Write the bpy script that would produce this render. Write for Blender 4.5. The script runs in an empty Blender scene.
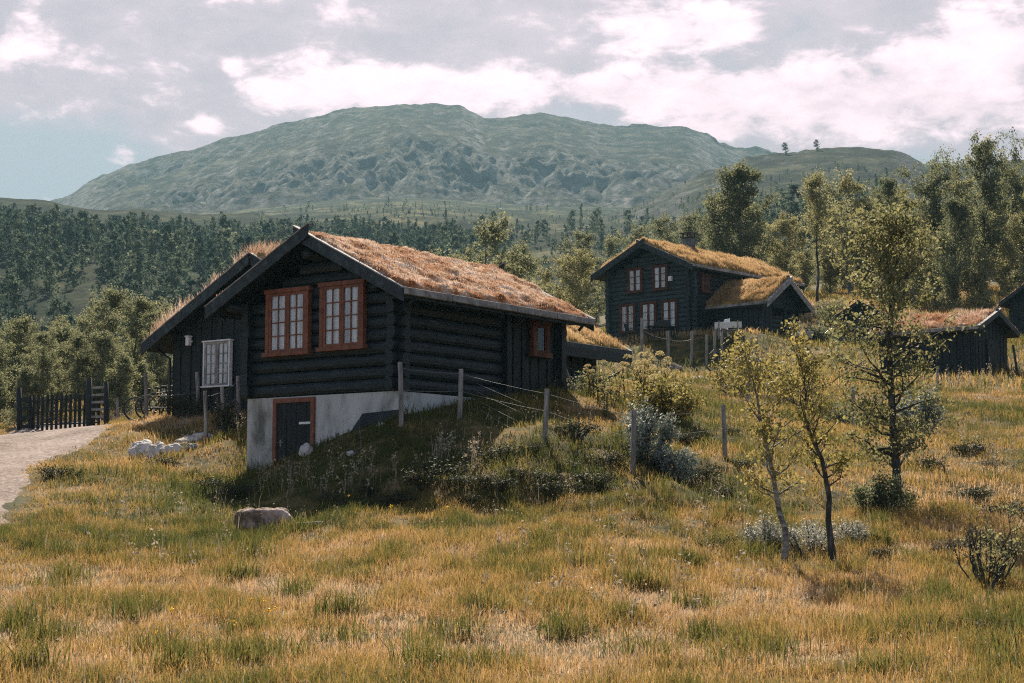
import bpy, math, random
import numpy as np
from mathutils import Vector, Matrix, Euler

R = math.radians
S = bpy.context.scene
COL = S.collection

# ------------------------------------------------------------------ camera, sky, sun, exposure
F, CX, CY, PITCH = 1700.0, 512.0, 341.5, math.atan((515 - 341.5) / 1700.0)
cd = bpy.data.cameras.new('camera'); cam = bpy.data.objects.new('camera', cd); COL.objects.link(cam)
cd.sensor_width = 36.0; cd.lens = F / 1024 * 36.0; cd.clip_start = 0.1; cd.clip_end = 12000
cam.location = (0, 0, 0); cam.rotation_euler = (R(90) + PITCH, 0, 0)
S.camera = cam
S.render.resolution_x, S.render.resolution_y = 1024, 683
SUN_AZ, SUN_EL = -8.0, 42.0
vs = S.view_settings
vs.view_transform = 'Standard'; vs.look = 'None'; vs.gamma = 1.0; vs.exposure = 1.36
S.cycles.volume_bounces = 0
S.cycles.max_bounces = 6; S.cycles.transparent_max_bounces = 6
S.cycles.use_denoising = False; S.cycles.filter_width = 1.15; S.cycles.sampling_pattern = 'TABULATED_SOBOL'

def at(px, py, depth):
    cx, cy = (px - CX) / F, (CY - py) / F
    sp, cp = math.sin(PITCH), math.cos(PITCH)
    d = Vector((cx, cp - cy * sp, sp + cy * cp))
    return d * (depth / d.y)
def direction(px, py):
    return at(px, py, 1.0).normalized()

W = bpy.data.worlds.new('World'); S.world = W; W.use_nodes = True
nt = W.node_tree; N = nt.nodes; L = nt.links; N.clear()
def nd(tree, typ, **kw):
    n = tree.nodes.new(typ)
    for k, v in kw.items():
        if k.startswith('i_'):
            n.inputs[int(k[2:])].default_value = v
        else:
            setattr(n, k, v)
    return n
def mth(tree, op, a, b=None, c=None, clamp=False):
    n = tree.nodes.new('ShaderNodeMath'); n.operation = op; n.use_clamp = clamp
    for i, v in enumerate((a, b, c)):
        if v is None: continue
        if isinstance(v, (int, float)): n.inputs[i].default_value = v
        else: tree.links.new(v, n.inputs[i])
    return n.outputs[0]
def smooth(tree, v, lo, hi):
    n = tree.nodes.new('ShaderNodeMapRange'); n.interpolation_type = 'SMOOTHSTEP'
    tree.links.new(v, n.inputs[0]); n.inputs[1].default_value = lo; n.inputs[2].default_value = hi
    return n.outputs[0]
def mixc(tree, fac, a, b):
    n = tree.nodes.new('ShaderNodeMix'); n.data_type = 'RGBA'
    for s, v in ((n.inputs[0], fac), (n.inputs[6], a), (n.inputs[7], b)):
        if isinstance(v, (int, float)): s.default_value = v
        elif isinstance(v, tuple): s.default_value = v + (1,) if len(v) == 3 else v
        else: tree.links.new(v, s)
    return n.outputs[2]

def build_world():
    sky = nd(nt, 'ShaderNodeTexSky', sky_type='NISHITA', sun_disc=False)
    sky.sun_elevation = R(SUN_EL); sky.sun_rotation = R(SUN_AZ)
    sky.air_density = 1.0; sky.dust_density = 0.6; sky.ozone_density = 1.2; sky.altitude = 700
    tc = nd(nt, 'ShaderNodeTexCoord'); sep = nd(nt, 'ShaderNodeSeparateXYZ'); L.new(tc.outputs['Generated'], sep.inputs[0])
    # hazy bright half of the sky round the sun; open blue sky behind
    front = smooth(nt, mth(nt, 'SUBTRACT', sep.outputs[1], mth(nt, 'MULTIPLY', sep.outputs[2], .35)), 0.15, 0.80)
    skyc = mixc(nt, mth(nt, 'MULTIPLY', front, .88), sky.outputs[0], (5.5, 5.7, 6.1))
    mp = nd(nt, 'ShaderNodeMapping'); L.new(tc.outputs['Generated'], mp.inputs[0])
    mp.inputs['Scale'].default_value = (1, 1, 2.1)
    def noise(scale, detail, rough, off=(0, 0, 0), dist=0.0):
        m = nd(nt, 'ShaderNodeVectorMath', operation='ADD'); L.new(mp.outputs[0], m.inputs[0]); m.inputs[1].default_value = off
        n = nd(nt, 'ShaderNodeTexNoise'); L.new(m.outputs[0], n.inputs['Vector'])
        n.inputs['Scale'].default_value = scale; n.inputs['Detail'].default_value = detail
        n.inputs['Roughness'].default_value = rough; n.inputs['Distortion'].default_value = dist
        return n.outputs[0]
    def blobs(lst):
        tot = None
        for px, py, rx, ry, w in lst:
            d = direction(px, py)
            sub = nd(nt, 'ShaderNodeVectorMath', operation='SUBTRACT'); L.new(tc.outputs['Generated'], sub.inputs[0]); sub.inputs[1].default_value = d
            sc = nd(nt, 'ShaderNodeVectorMath', operation='MULTIPLY'); L.new(sub.outputs[0], sc.inputs[0]); sc.inputs[1].default_value = (F / rx, 4, F / ry)
            ln = nd(nt, 'ShaderNodeVectorMath', operation='LENGTH'); L.new(sc.outputs[0], ln.inputs[0])
            f = mth(nt, 'MULTIPLY', mth(nt, 'SUBTRACT', 1.0, smooth(nt, ln.outputs['Value'], 0.0, 1.6)), w)
            tot = f if tot is None else mth(nt, 'ADD', tot, f)
        return tot
    n1 = noise(5.0, 8, 0.55, (3.1, 1.2, 0.4), 0.3)
    n2 = noise(16.0, 10, 0.58, (7.7, 2.0, 1.3), 0.25)
    n3 = noise(38.0, 10, 0.62, (1.7, 4.0, 2.3), .4)
    # thin grey layer over most of the sky, open at the lower left and in a few gaps
    grey = blobs([(30, 190, 110, 70, -0.55), (920, 170, 90, 30, -0.30), (830, 20, 120, 55, -0.06), (20, 130, 80, 60, -0.1), (300, 40, 340, 80, 0.16), (560, 120, 100, 16, -.15)])
    g = mth(nt, 'ADD', mth(nt, 'ADD', mth(nt, 'MULTIPLY', n1, 0.8), mth(nt, 'MULTIPLY', n2, 0.5)), grey)
    gmask = mth(nt, 'MULTIPLY', smooth(nt, g, 0.26, 0.60), 0.94)
    # bright cumulus
    b = blobs([(365, 92, 120, 24, 0.42), (425, 92, 50, 26, 0.25), (225, 155, 18, 14, 0.0), (118, 155, 24, 12, 0.28), (205, 124, 14, 7, 0.40), (232, 66, 14, 9, 0.34),
               (670, 32, 75, 30, 0.40), (735, 25, 34, 22, 0.22), (620, 92, 150, 22, 0.36), (760, 95, 160, 30, 0.28), (880, 80, 110, 45, 0.30), (985, 50, 90, 60, 0.42),
               (705, 132, 40, 12, 0.42), (790, 120, 110, 22, 0.26), (985, 115, 80, 25, 0.30), (5, 20, 40, 40, 0.28), (200, 10, 30, 30, 0.14),
               (850, 25, 100, 40, -0.15), (520, 40, 120, 35, -0.15), (560, 118, 30, 12, -0.3)])
    c = mth(nt, 'ADD', mth(nt, 'ADD', mth(nt, 'MULTIPLY', n2, 1.35), mth(nt, 'MULTIPLY', n3, 0.75)), b)
    cmask = smooth(nt, c, 1.10, 1.42)
    tex = mth(nt, 'ADD', mth(nt, 'MULTIPLY', n2, 0.7), mth(nt, 'MULTIPLY', n3, 0.5))
    greyc = mixc(nt, smooth(nt, tex, 0.4, 0.8), (6.3, 5.5, 6.2), (8.3, 6.8, 7.5))
    whitec = mixc(nt, smooth(nt, tex, 0.38, 0.75), (10.0, 7.9, 8.6), (14.5, 11.2, 11.9))
    col = mixc(nt, mth(nt, 'MULTIPLY', gmask, mth(nt, 'MULTIPLY_ADD', front, .85, .15)), skyc, greyc)
    col = mixc(nt, mth(nt, 'MULTIPLY', cmask, mth(nt, 'MULTIPLY_ADD', front, .9, .1)), col, whitec)
    bg = nd(nt, 'ShaderNodeBackground'); L.new(col, bg.inputs[0]); bg.inputs[1].default_value = 0.047
    out = nd(nt, 'ShaderNodeOutputWorld'); L.new(bg.outputs[0], out.inputs[0])
build_world()

sd = bpy.data.lights.new('sun', 'SUN'); sun = bpy.data.objects.new('sun', sd); COL.objects.link(sun)
sd.energy = 5.0; sd.angle = R(0.5); sd.color = (1.0, 0.88, 0.70)
sv = Vector((math.sin(R(SUN_AZ)) * math.cos(R(SUN_EL)), math.cos(R(SUN_AZ)) * math.cos(R(SUN_EL)), math.sin(R(SUN_EL))))
sun.rotation_euler = sv.to_track_quat('Z', 'Y').to_euler(); sun.location = sv * 60

# ------------------------------------------------------------------ helpers
def vnoise(x, y, seed=0):
    xi, yi = np.floor(x).astype(np.int64), np.floor(y).astype(np.int64)
    xf, yf = x - xi, y - yi
    def h(a, b):
        n = (a * 374761393 + b * 668265263 + seed * 1442695041) & 0xFFFFFFFF
        n = ((n ^ (n >> 13)) * 1274126177) & 0xFFFFFFFF
        return ((n ^ (n >> 16)) & 0xFFFF) / 65535.0
    u, v = xf * xf * xf * (xf * (xf * 6 - 15) + 10), yf * yf * yf * (yf * (yf * 6 - 15) + 10)
    return (h(xi, yi) * (1 - u) + h(xi + 1, yi) * u) * (1 - v) + (h(xi, yi + 1) * (1 - u) + h(xi + 1, yi + 1) * u) * v
def fbm(x, y, scale=1.0, octs=4, seed=0, gain=0.5, ridged=False):
    t = 0; a = 1.0; s = 0
    for o in range(octs):
        n = vnoise(x * scale * 2 ** o + 17.3 * o, y * scale * 2 ** o - 9.1 * o, seed + o) * 2 - 1
        if ridged: n = 1 - 2 * np.abs(n)
        t = t + n * a; s += a; a *= gain
    return t / s

def tag(o, label=None, cat=None, group=None, kind=None):
    for k, v in (('label', label), ('category', cat), ('group', group), ('kind', kind)):
        if v: o[k] = v
    return o
def empty(name, loc=(0, 0, 0), rz=0.0, label=None, cat=None, group=None):
    o = bpy.data.objects.new(name, None); o.empty_display_size = 0.2; COL.objects.link(o)
    o.location = loc; o.rotation_euler = (0, 0, rz)
    return tag(o, label, cat, group)
def copy_tree(o, parent=None):
    c = o.copy(); COL.objects.link(c)
    if parent: c.parent = parent
    for ch in list(o.children): copy_tree(ch, c)
    return c
def link(name, me, mats, parent=None):
    o = bpy.data.objects.new(name, me); COL.objects.link(o)
    for m in (mats if isinstance(mats, (list, tuple)) else [mats]): me.materials.append(m)
    if parent: o.parent = parent
    return o
def npmesh(name, V, Fc, mats, parent=None, rnd=None, smooth=False, midx=None):
    """V (n,3); Fc: array (m,3) or (m,4)"""
    me = bpy.data.meshes.new(name)
    V = np.asarray(V, np.float32); Fc = np.asarray(Fc, np.int32); k = Fc.shape[1]
    me.vertices.add(len(V)); me.vertices.foreach_set('co', V.ravel())
    me.loops.add(Fc.size); me.loops.foreach_set('vertex_index', Fc.ravel())
    me.polygons.add(len(Fc)); me.polygons.foreach_set('loop_start', np.arange(len(Fc), dtype=np.int32) * k)
    if smooth: me.polygons.foreach_set('use_smooth', np.ones(len(Fc), bool))
    if midx is not None: me.polygons.foreach_set('material_index', np.asarray(midx, np.int32))
    if rnd is not None:
        a = me.attributes.new('rnd', 'FLOAT', 'POINT'); a.data.foreach_set('value', np.asarray(rnd, np.float32))
    me.update(calc_edges=True); me.validate()
    return link(name, me, mats, parent)

class MB:
    def __init__(s, M=None): s.v = []; s.f = []; s.mi = []; s.sm = []; s.M = M or Matrix(); s.cur = 0
    def add(s, vs, fs, smooth=False):
        b = len(s.v); s.v += [tuple(s.M @ Vector(p)) for p in vs]
        for f in fs: s.f.append(tuple(b + i for i in f)); s.mi.append(s.cur); s.sm.append(smooth)
    def box(s, a, b):
        (x0, y0, z0), (x1, y1, z1) = a, b
        s.hexa([(x0, y0, z0), (x1, y0, z0), (x1, y1, z0), (x0, y1, z0), (x0, y0, z1), (x1, y0, z1), (x1, y1, z1), (x0, y1, z1)])
    def hexa(s, p):
        s.add(p, [(3, 2, 1, 0), (4, 5, 6, 7), (0, 1, 5, 4), (1, 2, 6, 5), (2, 3, 7, 6), (3, 0, 4, 7)])
    def bar(s, p, q, w, h, up=(0, 0, 1)):
        p, q = Vector(p), Vector(q); d = (q - p).normalized(); up = Vector(up)
        if abs(d.dot(up)) > 0.98: up = Vector((1, 0, 0))
        sx = d.cross(up).normalized() * (w / 2); sy = sx.cross(d).normalized() * (h / 2)
        s.hexa([p - sx - sy, p + sx - sy, p + sx + sy, p - sx + sy, q - sx - sy, q + sx - sy, q + sx + sy, q - sx + sy])
    def prism(s, poly, vec):
        n = len(poly); v = Vector(vec)
        ps = [Vector(p) for p in poly]
        s.add(ps + [p + v for p in ps], [tuple(range(n))[::-1], tuple(range(n, 2 * n))] + [(i, (i + 1) % n, n + (i + 1) % n, n + i) for i in range(n)])
    def tube(s, pts, radii, n=8, cap=True, smooth=True):
        pts = [Vector(p) for p in pts]
        if isinstance(radii, (int, float)): radii = [radii] * len(pts)
        vs = []; ref = None
        for i, p in enumerate(pts):
            d = (pts[min(i + 1, len(pts) - 1)] - pts[max(i - 1, 0)]).normalized()
            if ref is None: ref = Vector((1, 0, 0)) if abs(d.x) < 0.8 else Vector((0, 1, 0))
            a = (ref - d * ref.dot(d)).normalized(); ref = a; b = d.cross(a)
            vs += [p + (a * math.cos(2 * math.pi * k / n) + b * math.sin(2 * math.pi * k / n)) * radii[i] for k in range(n)]
        fs = [(i * n + k, i * n + (k + 1) % n, (i + 1) * n + (k + 1) % n, (i + 1) * n + k) for i in range(len(pts) - 1) for k in range(n)]
        if cap: fs += [tuple(range(n))[::-1], tuple(range((len(pts) - 1) * n, len(pts) * n))]
        s.add(vs, fs, smooth)
    def ring(s, c, r, t, axis='y', n=20, m=6):
        vs = []; fs = []
        for i in range(n):
            a = 2 * math.pi * i / n
            for j in range(m):
                b = 2 * math.pi * j / m; rr = r + t * math.cos(b)
                p = (rr * math.cos(a), t * math.sin(b), rr * math.sin(a))
                vs.append((c[0] + p[0], c[1] + p[1], c[2] + p[2]))
        for i in range(n):
            for j in range(m): fs.append((i * m + j, i * m + (j + 1) % m, (i + 1) % n * m + (j + 1) % m, (i + 1) % n * m + j))
        s.add(vs, fs, True)
    def blob(s, c, r, seed=0, rough=0.2, nu=14, nv=10, flat=0.0):
        rg = random.Random(seed); vs = []; fs = []
        ph = [(rg.uniform(1, 3.5), rg.uniform(0, 6.3), rg.uniform(1, 3), rg.uniform(0, 6.3)) for _ in range(5)]
        for j in range(nv + 1):
            th = math.pi * j / nv
            for i in range(nu):
                a = 2 * math.pi * i / nu
                x, y, z = math.sin(th) * math.cos(a), math.sin(th) * math.sin(a), math.cos(th)
                k = 1 + rough * sum(math.sin(p[0] * x * 2 + p[1] + p[2] * y * 2) * math.sin(p[2] * z * 2 + p[3] + x) for p in ph) / 2.5
                k += rough * 0.25 * (rg.random() - 0.5) if 0 < j < nv else 0
                zz = z * k
                if flat: zz = min(zz, flat)
                vs.append((c[0] + r[0] * x * k, c[1] + r[1] * y * k, c[2] + r[2] * zz))
        for j in range(nv):
            for i in range(nu): fs.append((j * nu + i, (j + 1) * nu + i, (j + 1) * nu + (i + 1) % nu, j * nu + (i + 1) % nu))
        s.add(vs, fs, True)
    def build(s, name, mats, parent=None, bevel=0.0):
        me = bpy.data.meshes.new(name); me.from_pydata(s.v, [], s.f)
        me.polygons.foreach_set('material_index', s.mi); me.polygons.foreach_set('use_smooth', s.sm); me.update()
        o = link(name, me, mats, parent)
        if bevel:
            b = o.modifiers.new('bevel', 'BEVEL'); b.width = bevel; b.segments = 2; b.limit_method = 'ANGLE'
        return o

# ------------------------------------------------------------------ materials
def mat(name, stops, scale=(1, 1, 1), nscale=4.0, detail=6, rough=0.85, rnd=0.0, trans=0.0, bump=0.0, spec=0.3, big=None, coords='Object', bscale=None, transcol=None, nrough=0.6, rnd_lohi=(0, 1)):
    """stops: list of (pos, rgb) over a noise value in object space mixed with the per-vertex 'rnd' attribute"""
    m = bpy.data.materials.new(name); m.use_nodes = True
    t = m.node_tree; t.nodes.clear(); lk = t.links
    tc = nd(t, 'ShaderNodeTexCoord'); mp = nd(t, 'ShaderNodeMapping'); lk.new(tc.outputs[coords], mp.inputs[0]); mp.inputs['Scale'].default_value = scale
    n = nd(t, 'ShaderNodeTexNoise'); lk.new(mp.outputs[0], n.inputs['Vector']); n.inputs['Scale'].default_value = nscale; n.inputs['Detail'].default_value = detail; n.inputs['Roughness'].default_value = nrough
    v = smooth(t, n.outputs[0], 0.25, 0.75)
    if rnd:
        a = nd(t, 'ShaderNodeAttribute', attribute_name='rnd')
        v = mth(t, 'ADD', mth(t, 'MULTIPLY', v, 1 - rnd), mth(t, 'MULTIPLY', a.outputs['Fac'], rnd))
    if big:
        n2 = nd(t, 'ShaderNodeTexNoise'); lk.new(mp.outputs[0], n2.inputs['Vector']); n2.inputs['Scale'].default_value = big[0]; n2.inputs['Detail'].default_value = 3
        v = mth(t, 'ADD', v, mth(t, 'MULTIPLY', mth(t, 'SUBTRACT', n2.outputs[0], 0.5), big[1]), clamp=True)
    r = nd(t, 'ShaderNodeValToRGB'); lk.new(v, r.inputs[0]); e = r.color_ramp.elements
    while len(e) < len(stops): e.new(0.5)
    for i, (p, c) in enumerate(stops): e[i].position = p; e[i].color = tuple(c) + (1,)
    p = nd(t, 'ShaderNodeBsdfPrincipled'); lk.new(r.outputs[0], p.inputs['Base Color']); p.inputs['Roughness'].default_value = rough
    p.inputs['Specular IOR Level'].default_value = spec
    if bump:
        b = nd(t, 'ShaderNodeBump'); b.inputs['Strength'].default_value = bump; b.inputs['Distance'].default_value = 0.03
        src = n.outputs[0]
        if bscale:
            n3 = nd(t, 'ShaderNodeTexNoise'); lk.new(mp.outputs[0], n3.inputs['Vector']); n3.inputs['Scale'].default_value = bscale; n3.inputs['Detail'].default_value = 5; src = n3.outputs[0]
        lk.new(src, b.inputs['Height']); lk.new(b.outputs[0], p.inputs['Normal'])
    o = nd(t, 'ShaderNodeOutputMaterial'); sh = p.outputs[0]
    if trans:
        tr = nd(t, 'ShaderNodeBsdfTranslucent')
        if transcol:
            lk.new(mixc(t, 0.5, r.outputs[0], transcol), tr.inputs[0])
        else: lk.new(r.outputs[0], tr.inputs[0])
        mx = nd(t, 'ShaderNodeMixShader'); mx.inputs[0].default_value = trans
        lk.new(p.outputs[0], mx.inputs[1]); lk.new(tr.outputs[0], mx.inputs[2]); sh = mx.outputs[0]
    lk.new(sh, o.inputs[0])
    return m

M = {}
M['grass'] = mat('dry_grass', [(0.0, (.04, .068, .02)), (.2, (.12, .125, .034)), (.37, (.26, .20, .058)), (.56, (.43, .265, .088)), (.76, (.49, .31, .145)), (1, (.68, .53, .40))], nscale=3.0, detail=9, rough=.75, rnd=.72, trans=.46, spec=.1, big=(.16, .25), coords='Object', nrough=.7)
M['ground'] = mat('meadow_soil', [(0, (.018, .022, .008)), (.4, (.055, .05, .017)), (.7, (.11, .08, .03)), (1, (.18, .125, .06))], nscale=1.6, detail=9, rough=.95, bump=.6, bscale=6, spec=.1, big=(.16, .5))
M['roofgrass_dry'] = mat('dry_roof_grass', [(0, (.20, .07, .025)), (.3, (.40, .21, .115)), (.6, (.54, .40, .30)), (1, (.74, .62, .54))], nscale=2.0, rough=.8, rnd=.6, trans=.4, spec=.06, big=(.5,.4))
M['turf_dry'] = mat('dry_turf', [(0, (.07, .025, .012)), (.25, (.30, .12, .045)), (.5, (.44, .28, .18)), (1, (.62, .50, .42))], nscale=2.2, detail=10, rough=.95, bump=1.0, bscale=9, spec=.05, big=(.5, .7))
M['roofgrass_gold'] = mat('golden_roof_grass', [(0, (.24, .155, .07)), (.5, (.50, .335, .17)), (1, (.66, .49, .30))], nscale=1.0, rough=.8, rnd=.5, trans=.5, spec=.08)
M['turf_gold'] = mat('golden_turf', [(0, (.10, .07, .02)), (.5, (.27, .18, .06)), (1, (.42, .28, .11))], nscale=2.0, detail=8, rough=.95, bump=1.0, spec=.05)
M['darkwood'] = mat('tarred_wood', [(0, (.003, .007, .009)), (.5, (.007, .014, .017)), (.85, (.014, .025, .029)), (1, (.05, .065, .07))], scale=(1, 1, 7), nscale=2.0, detail=8, rough=.55, spec=.35, bump=.25)
M['darkplank'] = mat('tarred_planks', [(0, (.003, .006, .008)), (.6, (.006, .012, .014)), (1, (.016, .026, .029))], scale=(6, 6, .6), nscale=2.0, detail=8, rough=.6, spec=.3, bump=.25)
M['darkwood2'] = mat('blue_black_logs', [(0, (.009, .020, .025)), (.5, (.020, .040, .048)), (1, (.06, .085, .095))], scale=(1, 1, 7), nscale=2.0, detail=8, rough=.6, spec=.3, bump=.25)
M['barge'] = mat('weathered_dark_board', [(0, (.008, .014, .018)), (.6, (.018, .028, .033)), (1, (.05, .065, .07))], scale=(3, 3, 3), nscale=1.5, detail=8, rough=.55, spec=.35, bump=.2)
M['greyboard'] = mat('silver_grey_wood', [(0, (.13, .12, .12)), (.5, (.27, .25, .25)), (1, (.42, .39, .38))], scale=(2, 2, 2), nscale=2.0, detail=8, rough=.75, spec=.25, bump=.2)
M['eavelog'] = mat('grey_eave_log', [(0, (.10, .095, .09)), (.5, (.24, .225, .22)), (1, (.40, .37, .35))], nscale=3.0, detail=8, rough=.75, spec=.25, bump=.3)
M['redwood'] = mat('russet_window_wood', [(0, (.13, .045, .026)), (.5, (.19, .066, .038)), (1, (.25, .095, .058))], scale=(2, 2, 2), nscale=3.0, rough=.6, spec=.3)
M['redwood_dim'] = mat('faded_russet_wood', [(0, (.06, .026, .018)), (.6, (.095, .036, .023)), (1, (.14, .06, .04))], nscale=3.0, rough=.7, spec=.2)
M['curtain'] = mat('white_curtain', [(0, (.42, .44, .47)), (.5, (.70, .71, .73)), (1, (.86, .87, .88))], scale=(9, 9, .5), nscale=1.2, rough=.9, spec=.1)  # vertical grey streaks paint fold shading into the cloth colour
M['whitepaint'] = mat('white_paint', [(0, (.62, .63, .63)), (1, (.80, .80, .80))], nscale=6, rough=.6)
M['plaster'] = mat('white_plaster', [(0, (.15, .15, .14)), (.22, (.34, .34, .33)), (.5, (.48, .48, .475)), (1, (.58, .58, .575))], scale=(1, 1, .45), nscale=1.4, detail=12, rough=.9, bump=.4, bscale=25, spec=.12, big=(.7, .6), nrough=.68)
M['fencewood'] = mat('grey_fence_wood', [(0, (.10, .09, .085)), (.5, (.22, .20, .19)), (1, (.36, .33, .31))], scale=(5, 5, .8), nscale=3, rough=.85, bump=.3)
M['fencedark'] = mat('dark_fence_wood', [(0, (.010, .012, .014)), (1, (.035, .04, .042))], scale=(5, 5, .8), nscale=3, rough=.8)
M['wire'] = mat('galvanised_wire', [(0, (.16, .16, .16)), (1, (.26, .26, .26))], rough=.6, spec=.3)
M['rock'] = mat('pale_rock', [(0, (.26, .235, .22)), (.5, (.48, .45, .43)), (1, (.66, .62, .60))], nscale=3.0, detail=10, rough=.9, bump=.6, bscale=12)
M['rockdark'] = mat('blue_grey_rock', [(0, (.06, .075, .085)), (1, (.18, .20, .22))], nscale=3.0, detail=10, rough=.85, bump=.6)
M['boulder'] = mat('lichen_boulder', [(0, (.06, .045, .03)), (.35, (.16, .11, .08)), (.65, (.36, .27, .23)), (1, (.52, .42, .38))], nscale=3.5, detail=10, rough=.95, bump=.9, bscale=14)
M['road'] = mat('gravel', [(0, (.10, .08, .068)), (.35, (.20, .16, .14)), (.65, (.29, .235, .215)), (1, (.44, .38, .36))], nscale=9, detail=12, rough=.95, bump=1.0, bscale=22, spec=.05, big=(.5, .9), nrough=.75)
M['bark'] = mat('dark_bark', [(0, (.015, .016, .016)), (.6, (.05, .05, .05)), (1, (.14, .14, .135))], scale=(3, 3, 1), nscale=4, rough=.9, bump=.4)
M['birchbark'] = mat('birch_bark', [(0, (.04, .035, .03)), (.4, (.14, .13, .12)), (1, (.36, .35, .33))], scale=(1, 1, 3), nscale=5, rough=.85, bump=.3)
M['leaf'] = mat('birch_leaf', [(0, (.045, .07, .036)), (.4, (.13, .15, .07)), (.75, (.29, .265, .13)), (1, (.52, .45, .27))], nscale=1.2, rough=.6, rnd=.75, trans=.48, spec=.12, transcol=(.30, .27, .11))
M['leafpale'] = mat('pale_birch_leaf', [(0, (.08, .10, .055)), (.45, (.22, .225, .115)), (1, (.46, .42, .23))], nscale=1.2, rough=.65, rnd=.6, trans=.5, spec=.12, transcol=(.40, .36, .16))
M['leafmid'] = mat('olive_birch_leaf', [(0, (.05, .078, .052)), (.45, (.145, .17, .105)), (1, (.36, .35, .20))], nscale=1.2, rough=.65, rnd=.6, trans=.48, spec=.1, transcol=(.32, .31, .15))
M['leafdark'] = mat('dark_leaf', [(0, (.038, .064, .045)), (.5, (.115, .14, .085)), (1, (.34, .33, .19))], nscale=1.0, rough=.65, rnd=.6, trans=.5, spec=.1, transcol=(.26, .26, .12))
M['leafyellow'] = mat('yellow_leaf', [(0, (.06, .08, .025)), (.35, (.17, .165, .05)), (.7, (.36, .29, .10)), (1, (.55, .42, .17))], nscale=1.5, rough=.6, rnd=.75, trans=.45, spec=.15, transcol=(.36, .29, .09))
M['leafwillow'] = mat('grey_willow_leaf', [(0, (.07, .095, .075)), (.5, (.19, .22, .185)), (1, (.40, .43, .38))], nscale=1.5, rough=.6, rnd=.7, trans=.3, spec=.3)
M['leafwhite'] = mat('silver_leaf', [(0, (.13, .14, .10)), (.5, (.32, .32, .26)), (1, (.56, .54, .46))], nscale=1.5, rough=.6, rnd=.7, trans=.3)
M['angelica'] = mat('umbel_seed_heads', [(0, (.28, .23, .09)), (.5, (.52, .42, .20)), (1, (.72, .60, .34))], nscale=6, rough=.8, rnd=.7, trans=.4)
M['weed'] = mat('dry_weed', [(0, (.14, .11, .07)), (.5, (.34, .28, .20)), (1, (.58, .50, .40))], nscale=3, rough=.85, rnd=.7, trans=.3)
M['flower'] = mat('yellow_petal', [(0, (.70, .38, .02)), (1, (.85, .55, .05))], nscale=5, rough=.6, trans=.3)
M['farleaf'] = mat('hillside_leaf', [(0, (.016, .038, .036)), (.4, (.060, .090, .070)), (.75, (.17, .20, .135)), (1, (.36, .36, .22))], nscale=.05, rough=.8, rnd=.85, trans=.4, spec=.03)
M['hill'] = mat('hillside_scrub', [(0, (.018, .032, .024)), (.45, (.045, .060, .034)), (.7, (.10, .105, .05)), (1, (.19, .17, .10))], scale=(1, 1, 1), nscale=.035, detail=12, rough=1, bump=0, spec=.02, nrough=.7, big=(.006, .5))
M['dark'] = mat('dark_metal', [(0, (.008, .010, .012)), (1, (.02, .024, .027))], rough=.45, spec=.5)
M['black'] = mat('black_rubber', [(0, (.010, .011, .012)), (1, (.02, .021, .022))], rough=.8)
M['carpaint'] = mat('dark_car_paint', [(0, (.012, .016, .02)), (1, (.018, .022, .027))], rough=.25, spec=.6)
M['tarp'] = mat('dark_board_surface', [(0, (.010, .015, .022)), (1, (.02, .028, .038))], nscale=2, rough=.7)
M['heather'] = mat('dark_heath_leaf', [(0, (.018, .026, .012)), (.6, (.05, .055, .02)), (1, (.13, .10, .035))], nscale=2.0, rough=.7, rnd=.6, trans=.25, spec=.2)
def glass():
    m = bpy.data.materials.new('window_glass'); m.use_nodes = True; t = m.node_tree; t.nodes.clear()
    g = nd(t, 'ShaderNodeBsdfGlossy'); g.inputs['Roughness'].default_value = .03; g.inputs[0].default_value = (.9, .95, 1, 1)
    tr = nd(t, 'ShaderNodeBsdfTransparent'); fr = nd(t, 'ShaderNodeFresnel'); fr.inputs[0].default_value = 1.5
    mx = nd(t, 'ShaderNodeMixShader'); o = nd(t, 'ShaderNodeOutputMaterial')
    t.links.new(fr.outputs[0], mx.inputs[0]); t.links.new(tr.outputs[0], mx.inputs[1]); t.links.new(g.outputs[0], mx.inputs[2]); t.links.new(mx.outputs[0], o.inputs[0])
    return m
M['glass'] = glass(); M['spoke'] = M['wire']

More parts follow.
